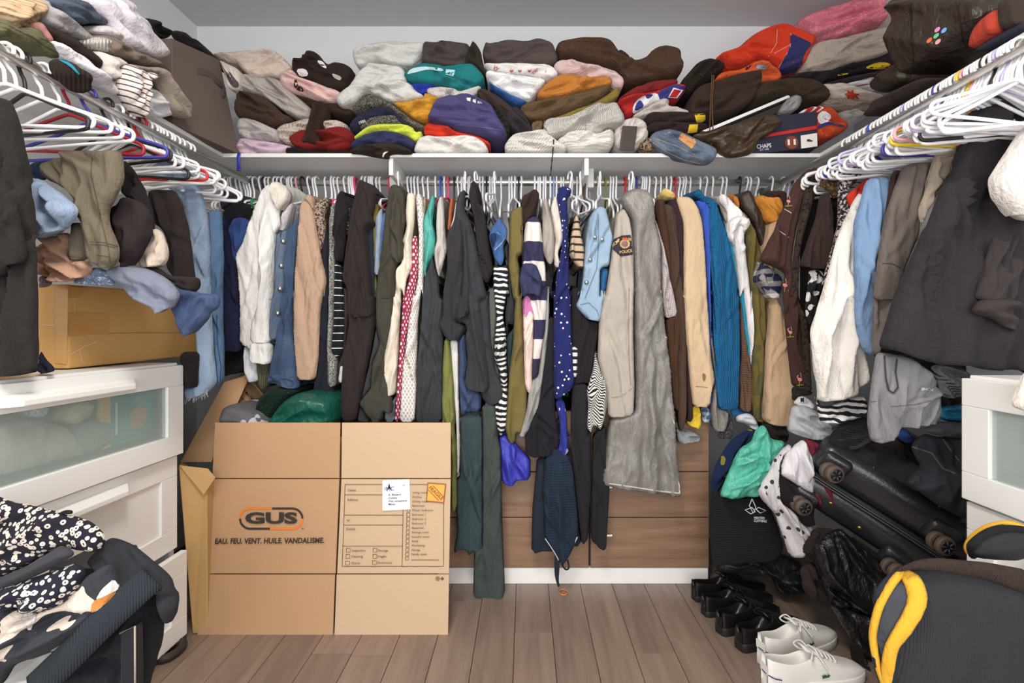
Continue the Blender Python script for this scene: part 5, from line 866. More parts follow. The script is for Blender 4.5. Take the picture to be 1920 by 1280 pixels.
H('plaid_flannel', 'navy and white plaid flannel shirt', 'B5 530,1115 600,975 700,1055 752,1110 745,1280 640,1280 580,1165', fab((40, 48, 84), 'plaid', (214, 204, 200), p=.045, r=.4), 1.77, depth=.15)
H('brown_collar_coat', 'brown coat collar behind the orange hood', 'B5 670,420 700,350 790,360 800,480 740,560 720,410', fab((62, 42, 34)), 1.87, depth=.2)
# ---------------------------------------------------------------- clothes in the open moving box
cloth('camo_hoodie', 'grey camouflage hoodie in the open moving box', 'clothes', 'B7 75,1190 85,1080 110,1010 190,990 300,1030 400,1070 470,1150 470,1200', fab((100, 98, 102), 'camo', (190, 188, 192), p=.07, r=.62), d=1.79, depth=.2, bulge=.04, wr=.02)
cloth('sequin_dress', 'dark green sequinned dress in the open moving box', 'clothes', 'B7 400,1070 370,1000 430,900 520,850 700,860 720,900 560,1040 500,1150 450,1160', fab((12, 38, 26), 'tweed', (60, 110, 80), p=.006, r=.66), d=1.84, depth=.2, bulge=.03, wr=.02)
cloth('satin_gown', 'emerald green satin gown spilling from the moving box', 'clothes', 'B7 480,1160 560,1040 700,900 850,880 1060,930 1070,1000 1060,1190 480,1190', fab((14, 92, 76), rough=.3), d=1.795, depth=.2, bulge=.05, wr=.035)
# ================================================================ clothes on the left rod
def SD(name, label, poly, mat, d, depth=.05, bulge=.016, wr=.022, cat='clothes', rb=.014, sm=1, pf=1.8, crease=.8, **k): return cloth(name, label, cat, poly, mat, d=d, depth=depth, bulge=bulge, wr=wr, rb=rb, sm=sm, pf=pf, crease=crease, hem=True, shear=1.05, **k)
o = SD('black_long_dress', 'long black dress at the left edge of the photo', 'F -60,185 0,185 30,192 45,230 62,330 70,440 77,560 76,690 68,701 20,704 8,708 -60,708', fab((40, 37, 36)), 1.06, wr=.034, fl=2.6)
SD('sleeve', None, 'F -60,280 10,300 38,400 52,480 46,495 20,500 10,520 -60,520', fab((38, 35, 34)), 1.03, parent=o, wr=.02)
o = SD('olive_pants', 'olive cargo pants slung over hangers above the box', 'A7 295,440 340,370 470,318 540,283 640,300 790,292 825,330 835,500 800,595 742,700 748,800 792,900 812,960 802,1045 740,1092 690,1060 600,1030 590,900 560,790 500,600 400,520 330,495', fab((108, 98, 80)), 1.2, depth=.08)
hb = hitter(o); strokes(o, 'seam', ['A7 610,340 605,450 640,600 680,780 720,940 740,1080', 'A7 600,900 700,905 790,930', 'A7 600,918 700,922 800,945', 'A7 640,990 740,1000'], 1.3, fab((78, 70, 56)), hb)
SD('leg', None, 'A7 480,770 580,780 600,900 585,1035 455,1020 490,920', fab((102, 94, 78)), 1.22, parent=o)
SD('denim_shorts', 'light denim shorts beside the black dress', 'A7 225,470 300,495 400,560 543,680 532,735 440,842 300,895 262,850 262,740', fab((118, 144, 180), 'denim', (200, 210, 224)), 1.16, depth=.06)
SD('dark_folded_jeans', 'dark blue jeans behind the olive pants', 'A7 215,370 330,365 300,440 320,500 230,480', fab((40, 54, 84)), 1.24)
SD('tan_shorts', 'tan ruffled shorts crumpled on the cardboard box', 'A8 270,160 400,80 500,55 545,130 490,200 560,255 640,265 685,312 600,400 450,422 370,385 270,320', fab((196, 150, 124)), 1.225, depth=.1, wr=.024, fl=2)
SD('grey_ruffled_garment', 'grey ruffled cuff at the box corner', 'A8 285,360 340,370 378,410 350,445 285,452', fab((120, 106, 110)), 1.22, depth=.05)
SD('black_trousers', 'crumpled black trousers right of the olive pants', 'A7 748,700 830,595 960,640 1025,720 1035,860 992,935 960,1005 890,1085 800,1045 792,900 748,800', fab((44, 34, 36)), 1.27, depth=.08, wr=.022)
SD('black_skirt', 'black skirt folded over a hanger on left rod', 'A7 830,350 880,400 960,520 1010,650 1045,800 1000,900 950,650 830,600', fab((36, 30, 32)), 1.34)
SD('cream_camisole', 'small cream top tucked between the black trousers', 'A7 1030,808 1085,828 1138,960 1125,1045 1060,1085 945,1062 1010,955 1042,905', fab((210, 192, 174)), 1.33, depth=.06)
o = SD('black_pants', 'long black pants hanging behind the cardboard box', 'A7 1000,555 1170,555 1212,640 1262,800 1302,1100 1315,1200 1200,1190 1120,1070 1138,950 1085,820 1010,760', fab((42, 34, 34)), 1.46)
SD('lower_leg', None, 'A8 1285,900 1412,900 1405,1152 1350,1150 1295,1130', fab((34, 28, 28)), 1.6, parent=o, depth=.03)
SD('light_jeans', 'light blue faded jeans with frayed hem', 'A7 1030,330 1130,272 1225,340 1300,440 1340,560 1375,640 1402,900 1415,1280 A8 1512,900 1538,1120 1472,1195 1400,1222 1308,1232 1300,1150 1408,1130 1410,930 A7 1310,1100 1270,850 1230,640 1100,520', fab((98, 128, 166), 'denim', (214, 224, 234)), 1.63, depth=.05)
o = bpy.data.objects['light_jeans']
for k in range(16):
    a, b = 1310 + k * 10.5, 1228 - k * 3.5 + random.uniform(-8, 4); tube('fray', spline([py_(a_ / 3.765, 420 + b_ / 3.765, 1.615) for a_, b_ in ((a, b - 12), (a + random.uniform(-8, 8), b + 18), (a + random.uniform(-16, 16), b + random.uniform(25, 60)))], 2), .0008, fab((214, 214, 216)), o, 4)
o = SD('blue_jeans', 'medium blue straight jeans at the left corner', 'A7 1395,700 1480,685 1495,1000 1490,1280 A8 1585,900 1588,1090 1545,1150 1530,1000 1510,780 1500,500 A7 1412,900', fab((58, 90, 128), 'denim', (120, 150, 184)), 1.66); strokes(o, 'side_seam', ['A8 1530,640 1535,850 1560,1000 1555,1110'], 1.2, fab((30, 48, 78)), hitter(o))
SD('black_shirt', 'black shirt sleeve lying on the box pile', 'A8 1000,300 1100,295 1200,365 1422,378 1425,432 1392,492 1270,438 1140,348', fab((42, 32, 32)), 1.33, depth=.05)
SD('dusty_denim', 'dusty blue denim garment draped over the cardboard box', 'A8 780,350 850,285 960,305 1060,318 1180,378 1262,460 1283,512 1252,572 1140,648 1080,592 1000,545 870,448', fab((118, 124, 144)), 1.26, depth=.08)
SD('lace_denim', 'blue denim shorts with lace hem on the box', 'A8 535,418 590,348 690,298 800,345 835,435 700,435', fab((112, 130, 166), 'tweed', (200, 206, 220), p=.008, r=.6), 1.25, depth=.1)
SD('dark_jeans', 'dark blue jeans hanging off the box corner', 'A8 1238,590 1245,435 1400,485 1563,498 1558,592 1502,622 1492,662 1390,772 1300,802 1278,722', fab((38, 56, 96), 'denim', (110, 134, 172)), 1.32, depth=.07)
SD('navy_garment', 'navy garment hem under the box corner', 'A8 285,880 330,960 388,1010 385,1045 280,1060', fab((34, 34, 56)), 1.14, depth=.03)
# ================================================================ clothes on the right rod
o = SD('flamingo_shirt', 'brown shirt embroidered with flamingos', 'B5 548,957 640,780 760,520 860,290 950,190 1002,166 995,300 935,420 875,700 845,900 820,1100 C3 400,0 462,652 368,655 330,300 300,0 B5 750,1150 790,1075 720,1025 640,992', fab((70, 44, 40)), 1.66)
hb = hitter(o)
for cr, a, b, s in (('C3', 362, 295, 1), ('C3', 425, 610, 1.2), ('B5', 785, 1165, 1.2), ('B5', 815, 445, 1)):
    ox, oy, k = CR[cr]; x0, y0 = ox + a / k, oy + b / k
    patch(o, 'flamingo_body', [(x0 - 4 * s, y0 - 3 * s), (x0 + 3 * s, y0 - 3 * s), (x0 + 4 * s, y0 + 2 * s), (x0 - 2 * s, y0 + 3 * s)], fab((232, 132, 140)), hb, .004, 3); strokes(o, 'flamingo_leaf', [[(x0, y0 + 3), (x0 - 1, y0 + 10 * s)], [(x0 + 3, y0 - 4), (x0 + 1, y0 - 11 * s)], [(x0 - 6, y0 + 9 * s), (x0 + 7, y0 + 8 * s)]], 1.6, fab((150, 140, 60)), hb, .004)
    strokes(o, 'flamingo_neck', [[(x0 - 3, y0 - 2), (x0 - 5, y0 - 6), (x0 - 2, y0 - 8)]], 1.6, fab((236, 150, 150)), hb, .004)
strokes(o, 'pale_marks', ['B5 780,510 840,545', 'B5 725,690 820,755'], 1.5, fab((190, 180, 180)), hb)
SD('lace_cardigan', 'dark brown lace cardigan behind the flamingo shirt', 'B5 1005,170 1050,150 1070,200 1030,420 960,650 900,900 890,1280 C3 480,300 500,690 450,690 440,400 400,0 B5 830,1280 850,900 900,600 950,350', fab((58, 46, 38), 'tweed', (30, 24, 20), p=.012, r=.55), 1.63)
SD('brown_tee', 'dark brown tee with one short sleeve', 'B5 898,1005 1000,700 1040,590 1075,400 1140,365 1172,560 1165,800 1122,1035 990,1025', fab((52, 38, 36)), 1.56)
SD('black_print_tee', 'black tee with white print below the brown tee', 'B5 985,1030 1110,1035 1095,1200 1050,1280 C3 545,60 545,150 510,200 490,260 465,190 460,100 470,0 B5 970,1280', fab((32, 32, 34), 'camo', (226, 224, 222), p=.03, r=.57), 1.58)
SD('snake_blouse', 'bronze snakeskin blouse near the right rod end', 'B5 1062,312 1130,200 1180,128 1400,35 1540,15 1420,85 1260,150 1235,300 1218,445 1130,345', fab((70, 52, 36), 'tweed', (140, 110, 64), p=.007, r=.58), 1.54)
SD('tweed_jacket', 'black and white woven tweed jacket', 'B5 1085,1195 1150,950 1228,650 1230,250 1300,145 1450,95 1560,85 1560,160 1340,300 1300,400 1335,500 1310,660 1205,1000 1130,1135', fab((186, 174, 172), 'tweed', (40, 36, 40), p=.008, r=.47), 1.5)
SD('red_tee', 'bright red tee sleeve next to the tweed jacket', 'B5 1298,402 1512,228 1510,300 1352,518', fab((214, 50, 32)), 1.47)
SD('white_bathrobe', 'white textured terry robe on the right rod', 'F 1588,395 1612,358 1625,400 1600,500 1604,600 1627,690 1630,715 1600,738 1560,748 1530,752 1524,690 1518,620 1543,540 1568,450', fab((232, 226, 218), 'fuzz'), 1.44, depth=.06)
SD('zebra_print_cloth', 'black and white animal print cloth under the robe', 'C3 515,700 530,770 590,790 700,760 800,720 860,725 868,830 800,850 700,895 620,890 555,895 545,820', fab((34, 32, 34), 'wavy', (232, 230, 230), p=.02, r=.5), 1.47)
SD('blue_denim_shirt', 'light blue denim shirt on the right rod', 'F 1598,420 1624,336 1645,330 1664,335 1658,420 1642,520 1640,600 1636,660 1628,668 1614,650 1600,600 1598,500', fab((104, 138, 182), 'denim', (150, 178, 208)), 1.39)
o = SD('grey_brown_pants', 'grey-brown tailored pants hung over a black hanger', 'B6 540,1290 590,900 640,620 760,300 830,265 985,258 945,400 885,700 862,855 770,1060 700,1290', fab((104, 94, 88)), 1.33, wr=.01); strokes(o, 'stitching', ['B6 615,1015 690,1015 760,1050'], 1.2, fab((60, 54, 54)), hitter(o))
SD('lower_leg', None, 'C3 915,-60 1050,-60 1020,150 960,320 935,460 905,420 905,200', fab((112, 104, 100)), 1.35, parent=o)
SD('maroon_shirt', 'dark maroon sleeve behind the grey-brown pants', 'B6 630,680 680,330 760,310 700,480', fab((66, 44, 44)), 1.36)
SD('khaki_shirt', 'pale khaki shirt behind the black jacket', 'B6 878,625 1000,190 1050,150 1170,125 1110,330 1010,520 925,645 900,760', fab((176, 160, 142)), 1.3)
o = SD('black_softshell', 'big black softshell jacket on the right rod', 'F 1643,650 B6 690,1260 780,1040 880,800 1000,530 1105,330 1185,80 1215,-60 F 1832,200 1860,195 1960,190 1960,700 1900,702 1880,690 1830,692 1780,682 1740,682 1690,668', fab((48, 44, 48)), 1.23, depth=.08, wr=.035, bulge=.03)
hb = hitter(o); strokes(o, 'seam', ['B6 1330,640 1200,820 1100,1050 1000,1280', 'B6 1040,770 1010,910'], 1.0, fab((64, 60, 64)), hb); strokes(o, 'stitching', ['C3 945,315 1050,345 1140,370 1280,415 1450,410 1650,370'], 1.0, fab((66, 60, 62)), hb)
SD('sleeve', None, 'B6 1300,1290 1380,1000 1480,650 1600,640 1620,900 1600,1290', fab((60, 54, 54)), 1.2, parent=o, depth=.05); SD('cuff', None, 'C3 1545,160 1600,80 1845,70 1840,180 1835,298 1760,260 1700,200', fab((62, 54, 52)), 1.185, parent=o, depth=.04)
o = SD('grey_sweat_shorts', 'grey sweat shorts with dark loop outline', 'C3 868,885 900,600 925,425 1130,450 1230,520 1310,590 1333,700 1343,832 1312,892 1080,925 1062,1005 888,1025', fab((122, 120, 122), 'mel', (150, 150, 154)), 1.27, depth=.07)
hb = hitter(o); strokes(o, 'dark_loop', ['C3 990,450 1000,600 1020,680 1050,700 1080,660 1065,560 1075,470'], 3.2, fab((58, 58, 64)), hb, .005, 4); text(o, 'print', 'PONE', 1380 + 1275 / 3.556, 540 + 673 / 3.556, 5, plain('pale_ink', (210, 214, 220), .8), hb, 182, 22, .02); strokes(o, 'seam', ['C3 870,760 960,750', 'C3 1030,790 1200,775 1330,740'], 1, fab((84, 84, 90)), hb)  # the loop is only a dark outline drawn flat on the cloth
SD('grey_joggers', 'grey joggers waistband beside the right dresser', 'C3 1280,505 1400,510 1515,528 1513,700 1500,725 1330,722 1318,620', fab((126, 124, 130), 'rib', p=.008), 1.3)
SD('fluffy_robe', 'white fluffy robe sleeve at the right edge', 'B6 1395,400 1440,330 1640,20 1720,-60 1760,-60 1760,730 1680,722 1600,712 1500,642 1425,540', fab((236, 230, 224), 'fuzz'), 1.12, depth=.1, bulge=.06, wr=.01)
SD('white_garment', 'white garment corner low at the right edge', 'C3 1990,520 1920,560 1895,600 1820,782 1900,818 1990,830', fab((232, 222, 212)), .98, depth=.012)
SD('black_cardigan', 'dark cardigan packed behind the brown tee', 'F 1508,335 1560,318 1612,355 1606,450 1570,560 1545,650 1500,640 1498,450', fab((48, 38, 36)), 1.72)
SD('charcoal_trousers', 'charcoal trousers hanging behind the grey sweat shorts', 'F 1632,540 1700,530 1770,600 1806,690 1800,770 1700,760 1640,720', fab((62, 60, 62)), 1.44)
SD('black_under_tee', 'black tee hem under the flamingo shirt', 'C3 370,650 500,680 500,715 430,715 420,750 370,750', fab((40, 34, 36)), 1.64)
SD('white_bow_tee', 'white tee with small black bow print', 'C3 380,760 425,712 490,740 530,790 470,800 400,780', fab((216, 216, 220)), 1.62); patch(bpy.data.objects['white_bow_tee'], 'bow_print', 'C3 428,728 440,735 452,725 455,765 440,752 432,768', BLKF)
SD('grey_skirt', 'light grey layered skirt above the teal bag', 'C3 335,950 370,780 470,780 570,850 680,890 675,970 600,995 480,998 400,975', fab((166, 168, 172), 'mel', (190, 192, 196)), 1.6, wr=.02)
SD('white_grey_shirts', 'white and grey tops near the right end of drawers', 'C3 0,845 70,830 115,850 158,945 100,935 60,900 0,890', fab((206, 206, 214)), 1.83, depth=.03)
SD('dark_glitter_blouse', 'dark glitter top hanging beside the wooden drawers', 'C2 1215,1225 1290,1220 1300,1060 1330,1100 1345,1280 1215,1290', fab((58, 54, 60), 'tweed', (120, 116, 124), p=.004, r=.6), 1.87, depth=.03)

# hangers are told apart by the garment that hangs below them
tops = []
for n_, l_, p_ in GAR:
    P = pp(p_); ym = min(b for a, b in P)
    if ym < 480: xs_ = [a for a, b in P if b < ym + 40]; tops.append(((min(xs_) + max(xs_)) / 2, n_.replace('_', ' ')))
tops.sort(); cnt = {}
for px, hg in sorted(BACKH, key=lambda q: q[0]):
    g = min(tops, key=lambda q: abs(q[0] - px))[1]; cnt.setdefault(g, []).append(hg)
for g, hs in cnt.items():
    for k, hg in enumerate(hs):
        hg['label'] = 'white plastic hanger on the back rod above the %s' % g if len(hs) == 1 else 'white hanger on the back rod above the %s, %s of %s from left' % (g, ordn(k + 1), 'no one two three four five six seven eight nine ten eleven twelve thirteen fourteen fifteen'.split()[min(len(hs), 15)])
# ================================================================ heap on the floor at the right
def Fp(name, label, poly, mat, d, cat='clothes', depth=.1, bulge=.02, wr=.024, sm=1, crease=.8, **k): return cloth(name, label, cat, poly, mat, d=d, depth=depth, bulge=bulge, wr=wr, sm=sm, crease=crease, shear=1.1, **k)
Fp('blue_yellow_scarf', 'dark blue and yellow printed scarf beside the walnut drawers', 'C8 128,335 165,240 225,150 320,95 340,150 270,195 195,340 160,410 130,400', fab((28, 46, 88), 'camo', (150, 140, 50), p=.05, r=.62), 1.85)
o = Fp('ribbed_tote', 'black ribbed bag with white three-diamond logo', 'C8 132,380 230,425 330,410 390,430 440,560 465,650 445,700 400,720 170,735 135,740 122,560', fab((32, 30, 32), 'ribh', p=.008), 1.72, cat='bag', wr=.008, depth=.15)
hb = hitter(o); WI = plain('white_ink', (235, 235, 235), .8)
for q in ('C8 320,430 338,470 325,495 308,462 320,430', 'C8 320,470 335,490 315,500 288,482 320,470', 'C8 338,478 350,470 384,485 358,496 338,478'): strokes(o, 'logo', [q], 1.8, WI, hb, .004)
text(o, 'lettering', 'HEATED', 1280 + 354 / 2.461, 760 + 519 / 2.461, 4.5, WI, hb, 3, 20, .02); text(o, 'lettering', 'CLOTHING', 1280 + 358 / 2.461, 760 + 533 / 2.461, 4.5, WI, hb, 3, 24, .02)
Fp('black_suit_bag', 'black folded bag under the ribbed tote behind dress shoes', 'C8 125,700 300,690 450,680 545,720 560,850 480,865 440,860 400,780 250,770 150,760', fab((30, 28, 30), rough=.5), 1.78, cat='bag')
o = Fp('teal_bag', 'crumpled teal plastic bag on the floor heap', 'C8 163,415 198,330 258,190 310,168 330,108 368,82 405,155 472,163 442,222 402,292 392,352 335,412 232,430', fab((74, 186, 160), rough=.4, wr=.7), 1.66, cat='bag', wr=.03)
text(o, 'lettering', 'Healthy', 1410, 862, 7, plain('pale_teal', (170, 226, 208), .7), hitter(o), 8, 22)
Fp('dotted_blouse', 'white blouse with black dots trailing down the heap', 'C8 338,392 400,300 420,240 480,175 505,188 445,242 432,330 442,440 522,498 562,560 603,558 562,642 542,695 488,694 458,600 428,500 368,442', fab((206, 202, 204), 'dots', (60, 58, 62), p=.035, r=.22), 1.6)
Fp('black_blouse', 'black crumpled top beside the dotted blouse', 'C8 400,262 452,238 442,310 502,350 592,440 603,548 550,555 498,492 428,422', fab((34, 28, 30)), 1.61)
Fp('white_blouse', 'white blouse stuffed into the floor heap', 'C8 438,312 478,208 552,148 592,250 603,330 592,412 510,355', fab((226, 222, 228)), 1.59)
Fp('maroon_skirt', 'maroon cloth hanging beside the suitcase wheels', 'C8 553,148 622,168 684,310 693,440 662,468 588,452 602,330 585,240', fab((120, 30, 44)), 1.58)
Fp('dark_jacket', 'black jacket cuff under the dotted blouse', 'C8 543,652 600,558 702,568 722,680 652,714 600,725 568,692', fab((44, 34, 32)), 1.56)
Fp('plaid_jacket', 'dark grey checked jacket hanging over the suitcase', 'C8 665,155 720,88 845,45 858,155 780,205 700,195', fab((64, 66, 64), 'grid', (40, 42, 42), p=.006, r=.4), 1.52)
Fp('dark_heap', 'dark brown clothes heap above the suitcase', 'C8 780,170 860,140 1060,130 1110,280 1040,350 900,260 780,215', fab((46, 34, 36)), 1.56)
Fp('blue_cloth', 'bright blue cloth corner in the right heap', 'C8 980,120 1030,100 1060,150 1040,180 990,150', fab((46, 84, 170)), 1.5)
o = Fp('charcoal_backpack', 'charcoal jacket with zip hanging beside the right dresser', 'C8 1020,350 1100,285 1045,185 1100,125 1180,145 1300,140 1310,530 1180,465 1100,405', fab((52, 54, 62)), 1.34, depth=.08)
strokes(o, 'zip', ['C8 1160,85 1190,140 1240,210 1275,255', 'C8 1060,190 1150,220 1200,290 1275,320'], 2.5, fab((96, 98, 104)), hitter(o))
Fp('grey_fleece', 'grey fleece lying on top of charcoal jacket', 'C8 1095,112 1180,70 1300,78 1300,155 1180,140', fab((92, 98, 106)), 1.33)
Fp('cyan_bag', 'bright cyan plastic bag behind the grey shorts', 'C8 1165,22 1200,0 1310,-10 1310,95 1180,62', fab((40, 150, 206), rough=.4), 1.36, cat='bag')
TB = fab((26, 24, 26), rough=.25, wr=.9)
Fp('trash_bag', 'shiny black plastic bag under the suitcase', 'C8 590,640 650,600 720,560 910,720 960,800 900,960 750,930 690,935 620,790', TB, 1.5, cat='bag', wr=.03); Fp('trash_bag', 'black plastic bag lying behind the white sneakers', 'C8 660,900 740,930 900,960 960,1180 900,1300 800,1300 760,1060', TB, 1.48, cat='bag', wr=.03, depth=.1)
Fp('black_boot_bag', 'dark brown curved bag flap by the black shoes', 'C8 535,745 600,715 650,800 700,925 600,905 555,850', fab((56, 44, 40)), 1.58, cat='bag')
# ---------------------------------------------------------------- suitcase
A0 = py_(1549, 850, 1.5); U = Vector((.76, -.41, -.507)).normalized(); Vv = Vector((-.03, .1, -.16)); Vv = (Vv - U * Vv.dot(U)).normalized(); Ax = U.cross(Vv).normalized()
if Ax.y < 0: Ax = -Ax
sc_ = empty('suitcase', A0, 'black hard-shell suitcase lying tilted with wheels showing', 'suitcase')
SHM = plain('black_shell', (40, 40, 44), .3, var=.1, sc=20, bump=.15, bsc=120, coat=.2)
def sp(u, v, a): return A0 + U * u + Vv * v + Ax * a
def sbox(name, u0, u1, v0, v1, a0, a1, mat, parent, bevel=.03, seg=5): return obj(name, [sp(u0, v0, a0), sp(u1, v0, a0), sp(u1, v0, a1), sp(u0, v0, a1), sp(u0, v1, a0), sp(u1, v1, a0), sp(u1, v1, a1), sp(u0, v1, a1)], HF if U.cross(Ax).dot(Vv) > 0 else [f[::-1] for f in HF], mat, parent, True, bevel, None, seg)
s1 = sbox('shell_half', -.02, .50, -.025, .095, 0, .4, SHM, sc_, .045, 6); s2 = sbox('shell_half', -.02, .50, .108, .225, 0, .4, SHM, sc_, .045, 6)
sbox('zip_band', -.012, .492, .09, .113, .008, .392, plain('zip_tape', (26, 26, 28), .6), sc_, .02)
for v_ in (.097, .106): tube('zip_teeth', spline([sp(-.017, v_, .1), sp(-.017, v_, .03), sp(.02, v_, .004), sp(.25, v_, .003), sp(.45, v_, .004), sp(.495, v_, .04)]), .0028, plain('zip_metal', (92, 92, 96), .4, .6), sc_, 6)
for u_ in (.12, .30): sbox('rib', u_, u_ + .008, -.0275, .09, .03, .38, SHM, s1, .003, 2); sbox('rib', u_, u_ + .008, .115, .228, .03, .38, SHM, s2, .003, 2)
for uu, v_ in ((.10, .15), (.20, .17)): c = sp(uu, v_, -.001); cyl('rivet', c, c - Ax * .003, .006, plain('brass', (190, 160, 100), .3, .8), s2, 10)
for u_, v_ in ((.035, .02), (.34, .03), (.035, .19), (.32, .2)):
    wh = sbox('wheel_mount', u_ - .04, u_ + .045, v_ - .035, v_ + .035, -.018, .02, SHM, sc_, .018, 4)
    ctr = sp(u_, v_, -.045); axd = (U * .75 - Ax * .35 + Vv * .25).normalized(); axd = (-ray(1640, 960).normalized() * .8 + U * .6).normalized()
    for s_ in (-.014, .014):
        V, Fc = tubev([ctr + axd * (s_ - .009), ctr + axd * (s_ + .009)], .027, 24); w_ = obj('wheel', V, Fc, plain('wheel_tyre', (88, 74, 64), .6), wh, True, .005)
        V, Fc = tubev([ctr + axd * (s_ - .0105), ctr + axd * (s_ + .0105)], .019, 20); hub = obj('hub', V, Fc, M_BLK, wh, True, .002)
    for k in range(6):
        t1 = axd.orthogonal().normalized(); t2 = axd.cross(t1); dd = t1 * math.cos(k * 1.047) + t2 * math.sin(k * 1.047); tube('spoke', [ctr + axd * .0255 + dd * .005, ctr + axd * .0255 + dd * .018], .0022, plain('spoke_grey', (62, 62, 66), .5), wh, 5)
for u_ in (.42, .46): sbox('handle_stop', u_, u_ + .018, .03, .06, -.012, .01, M_BLK, s1, .004, 2)
# ================================================================ shoes
def shoe(name, label, heel, toe, mat, solem, lacem, style, lining, h=.085):
    a, b = Vector((heel[0], heel[1], 0)), Vector((toe[0], toe[1], 0)); Lh = (b - a).length; ex = (b - a).normalized(); ey = Vector((-ex.y, ex.x, 0)); W = .8 if style == 'sneaker' else .74
    T = lambda t, s, z: a + ex * (t * Lh) + ey * (s * W) + Vector((0, 0, z))
    e = empty(name, a, label, 'shoe', None)
    def hw(t):
        pts = [(0, .018), (.04, .03), (.15, .036), (.35, .035), (.55, .044), (.72, .049), (.86, .043), (.95, .03), (1, .014)]
        for (t0, v0), (t1, v1) in zip(pts, pts[1:]):
            if t <= t1: f = (t - t0) / (t1 - t0); f = f * f * (3 - 2 * f); return v0 + (v1 - v0) * f
        return .014
    zs = .028 if style == 'sneaker' else .022
    st = [0, .03, .08, .15, .25, .35, .45, .55, .65, .75, .85, .92, .97, 1.0]
    ou = [(t, hw(t)) for t in st] + [(t, -hw(t)) for t in reversed(st)]; n = len(ou)
    V = [T(t, s * 1.04, .001) for t, s in ou] + [T(t, s * 1.08, zs * .6) for t, s in ou] + [T(t, s * 1.06, zs) for t, s in ou]; Fc = [tuple(range(n)), tuple(range(2 * n, 3 * n))[::-1]]
    for r in range(2):
        for i in range(n): j = (i + 1) % n; Fc.append((r * n + i, (r + 1) * n + i, (r + 1) * n + j, r * n + j))
    obj('sole', V, Fc, solem, e, True, .002)
    def top(t):
        pts = [(0, h), (.1, h * .93), (.25, h * .8), (.38, h * .9), (.46, h * 1.02), (.6, h * .82), (.75, h * .62), (.88, h * .52), (.96, h * .42), (1, h * .3)]
        for (t0, v0), (t1, v1) in zip(pts, pts[1:]):
            if t <= t1: f = (t - t0) / (t1 - t0); return v0 + (v1 - v0) * f
        return h * .3
    V = []; Fc = []; m = 12; op = .44
    for t in st:
        w_, zt = hw(t), top(t); o_ = t < op
        k = min(1, t / .06) if t < .06 else 1
        if o_: prof = [(1, zs * .9), (1.02, zs + (zt - zs) * .5), (.80, zt), (.66, zt - .004), (.62, zs + (zt - zs) * .4), (.5, zs + .004)]
        else: prof = [(1, zs * .9), (1.0, zs + (zt - zs) * .45), (.84, zs + (zt - zs) * .78), (.56, zs + (zt - zs) * .95), (.3, zt), (.1, zt)]
        row = prof + [(-s, z) for s, z in prof[::-1]]
        for s, z in row:
            tt = t + (.035 if (o_ and t < .04 and abs(s) < .7) else 0); V.append(T(tt, s * w_, z))
    for i in range(len(st) - 1):
        for j in range(m - 1): q = i * m + j; Fc.append((q, q + 1, q + m + 1, q + m))
    Fc += [tuple(range(m)), tuple(range((len(st) - 1) * m, len(st) * m))[::-1]]
    u = obj('upper', V, Fc, mat, e, True); u.modifiers.new('s', 'SUBSURF').levels = 2; u.modifiers['s'].render_levels = 2
    V = [T(.04, s * .026, zs + .007) for s in (-.8, .8)] + [T(.2, s * .028, zs + .007) for s in (-1, 1)] + [T(.42, s * .026, zs + .007) for s in (-1, 1)]; obj('insole', V, [(0, 1, 3, 2), (2, 3, 5, 4)], lining, e)
    V = []; Fc = []
    for i, (t, z) in enumerate(((.6, top(.6) + .001), (.5, top(.5) + .006), (.42, h * 1.12), (.37, h * 1.22))):
        for s in (-.024, 0, .024): V.append(T(t, s, z - abs(s) * .2))
    for i in range(3):
        for j in range(2): q = i * 3 + j; Fc.append((q, q + 1, q + 4, q + 3))
    tg = obj('tongue', V, Fc, mat, e, True); tg.modifiers.new('t', 'SOLIDIFY').thickness = .005
    for k in range(5):
        t = .46 + k * .045; z = top(t) + .006 - k * .0006
        tube('lace', spline([T(t, .026, z - .010), T(t + .008, .012, z), T(t + .012, 0, z + .001), T(t + .02, -.014, z), T(t + .03, -.027, z - .010)], 3), .0027, lacem, e, 6)
    for s in (1, -1): tube('lace', spline([T(.45, .004 * s, h * 1.03), T(.42, .03 * s, h * 1.15), T(.38, .045 * s, h * 1.0), T(.42, .03 * s, h * .9), T(.46, .006 * s, h * 1.05)], 4), .0025, lacem, e, 6)
    for s in (1, -1): tube('lace', spline([T(.45, .0, h * 1.05), T(.48, .03 * s, h * .98), T(.52, .055 * s, h * .7)], 4), .0024, lacem, e, 6)
    return e, T, u, hw
WL = plain('white_leather', (232, 230, 226), .45, bump=.06, bsc=80); WS = plain('white_sole', (226, 224, 220), .6); WLC = fab((236, 234, 230)); BL_ = plain('black_leather', (24, 22, 22), .3, bump=.1, bsc=60); BS = plain('black_sole', (28, 26, 26), .6); BLC = fab((26, 24, 24)); LIN = plain('shoe_lining', (196, 198, 200), .9); BLI = plain('dark_lining', (52, 44, 40), .9)
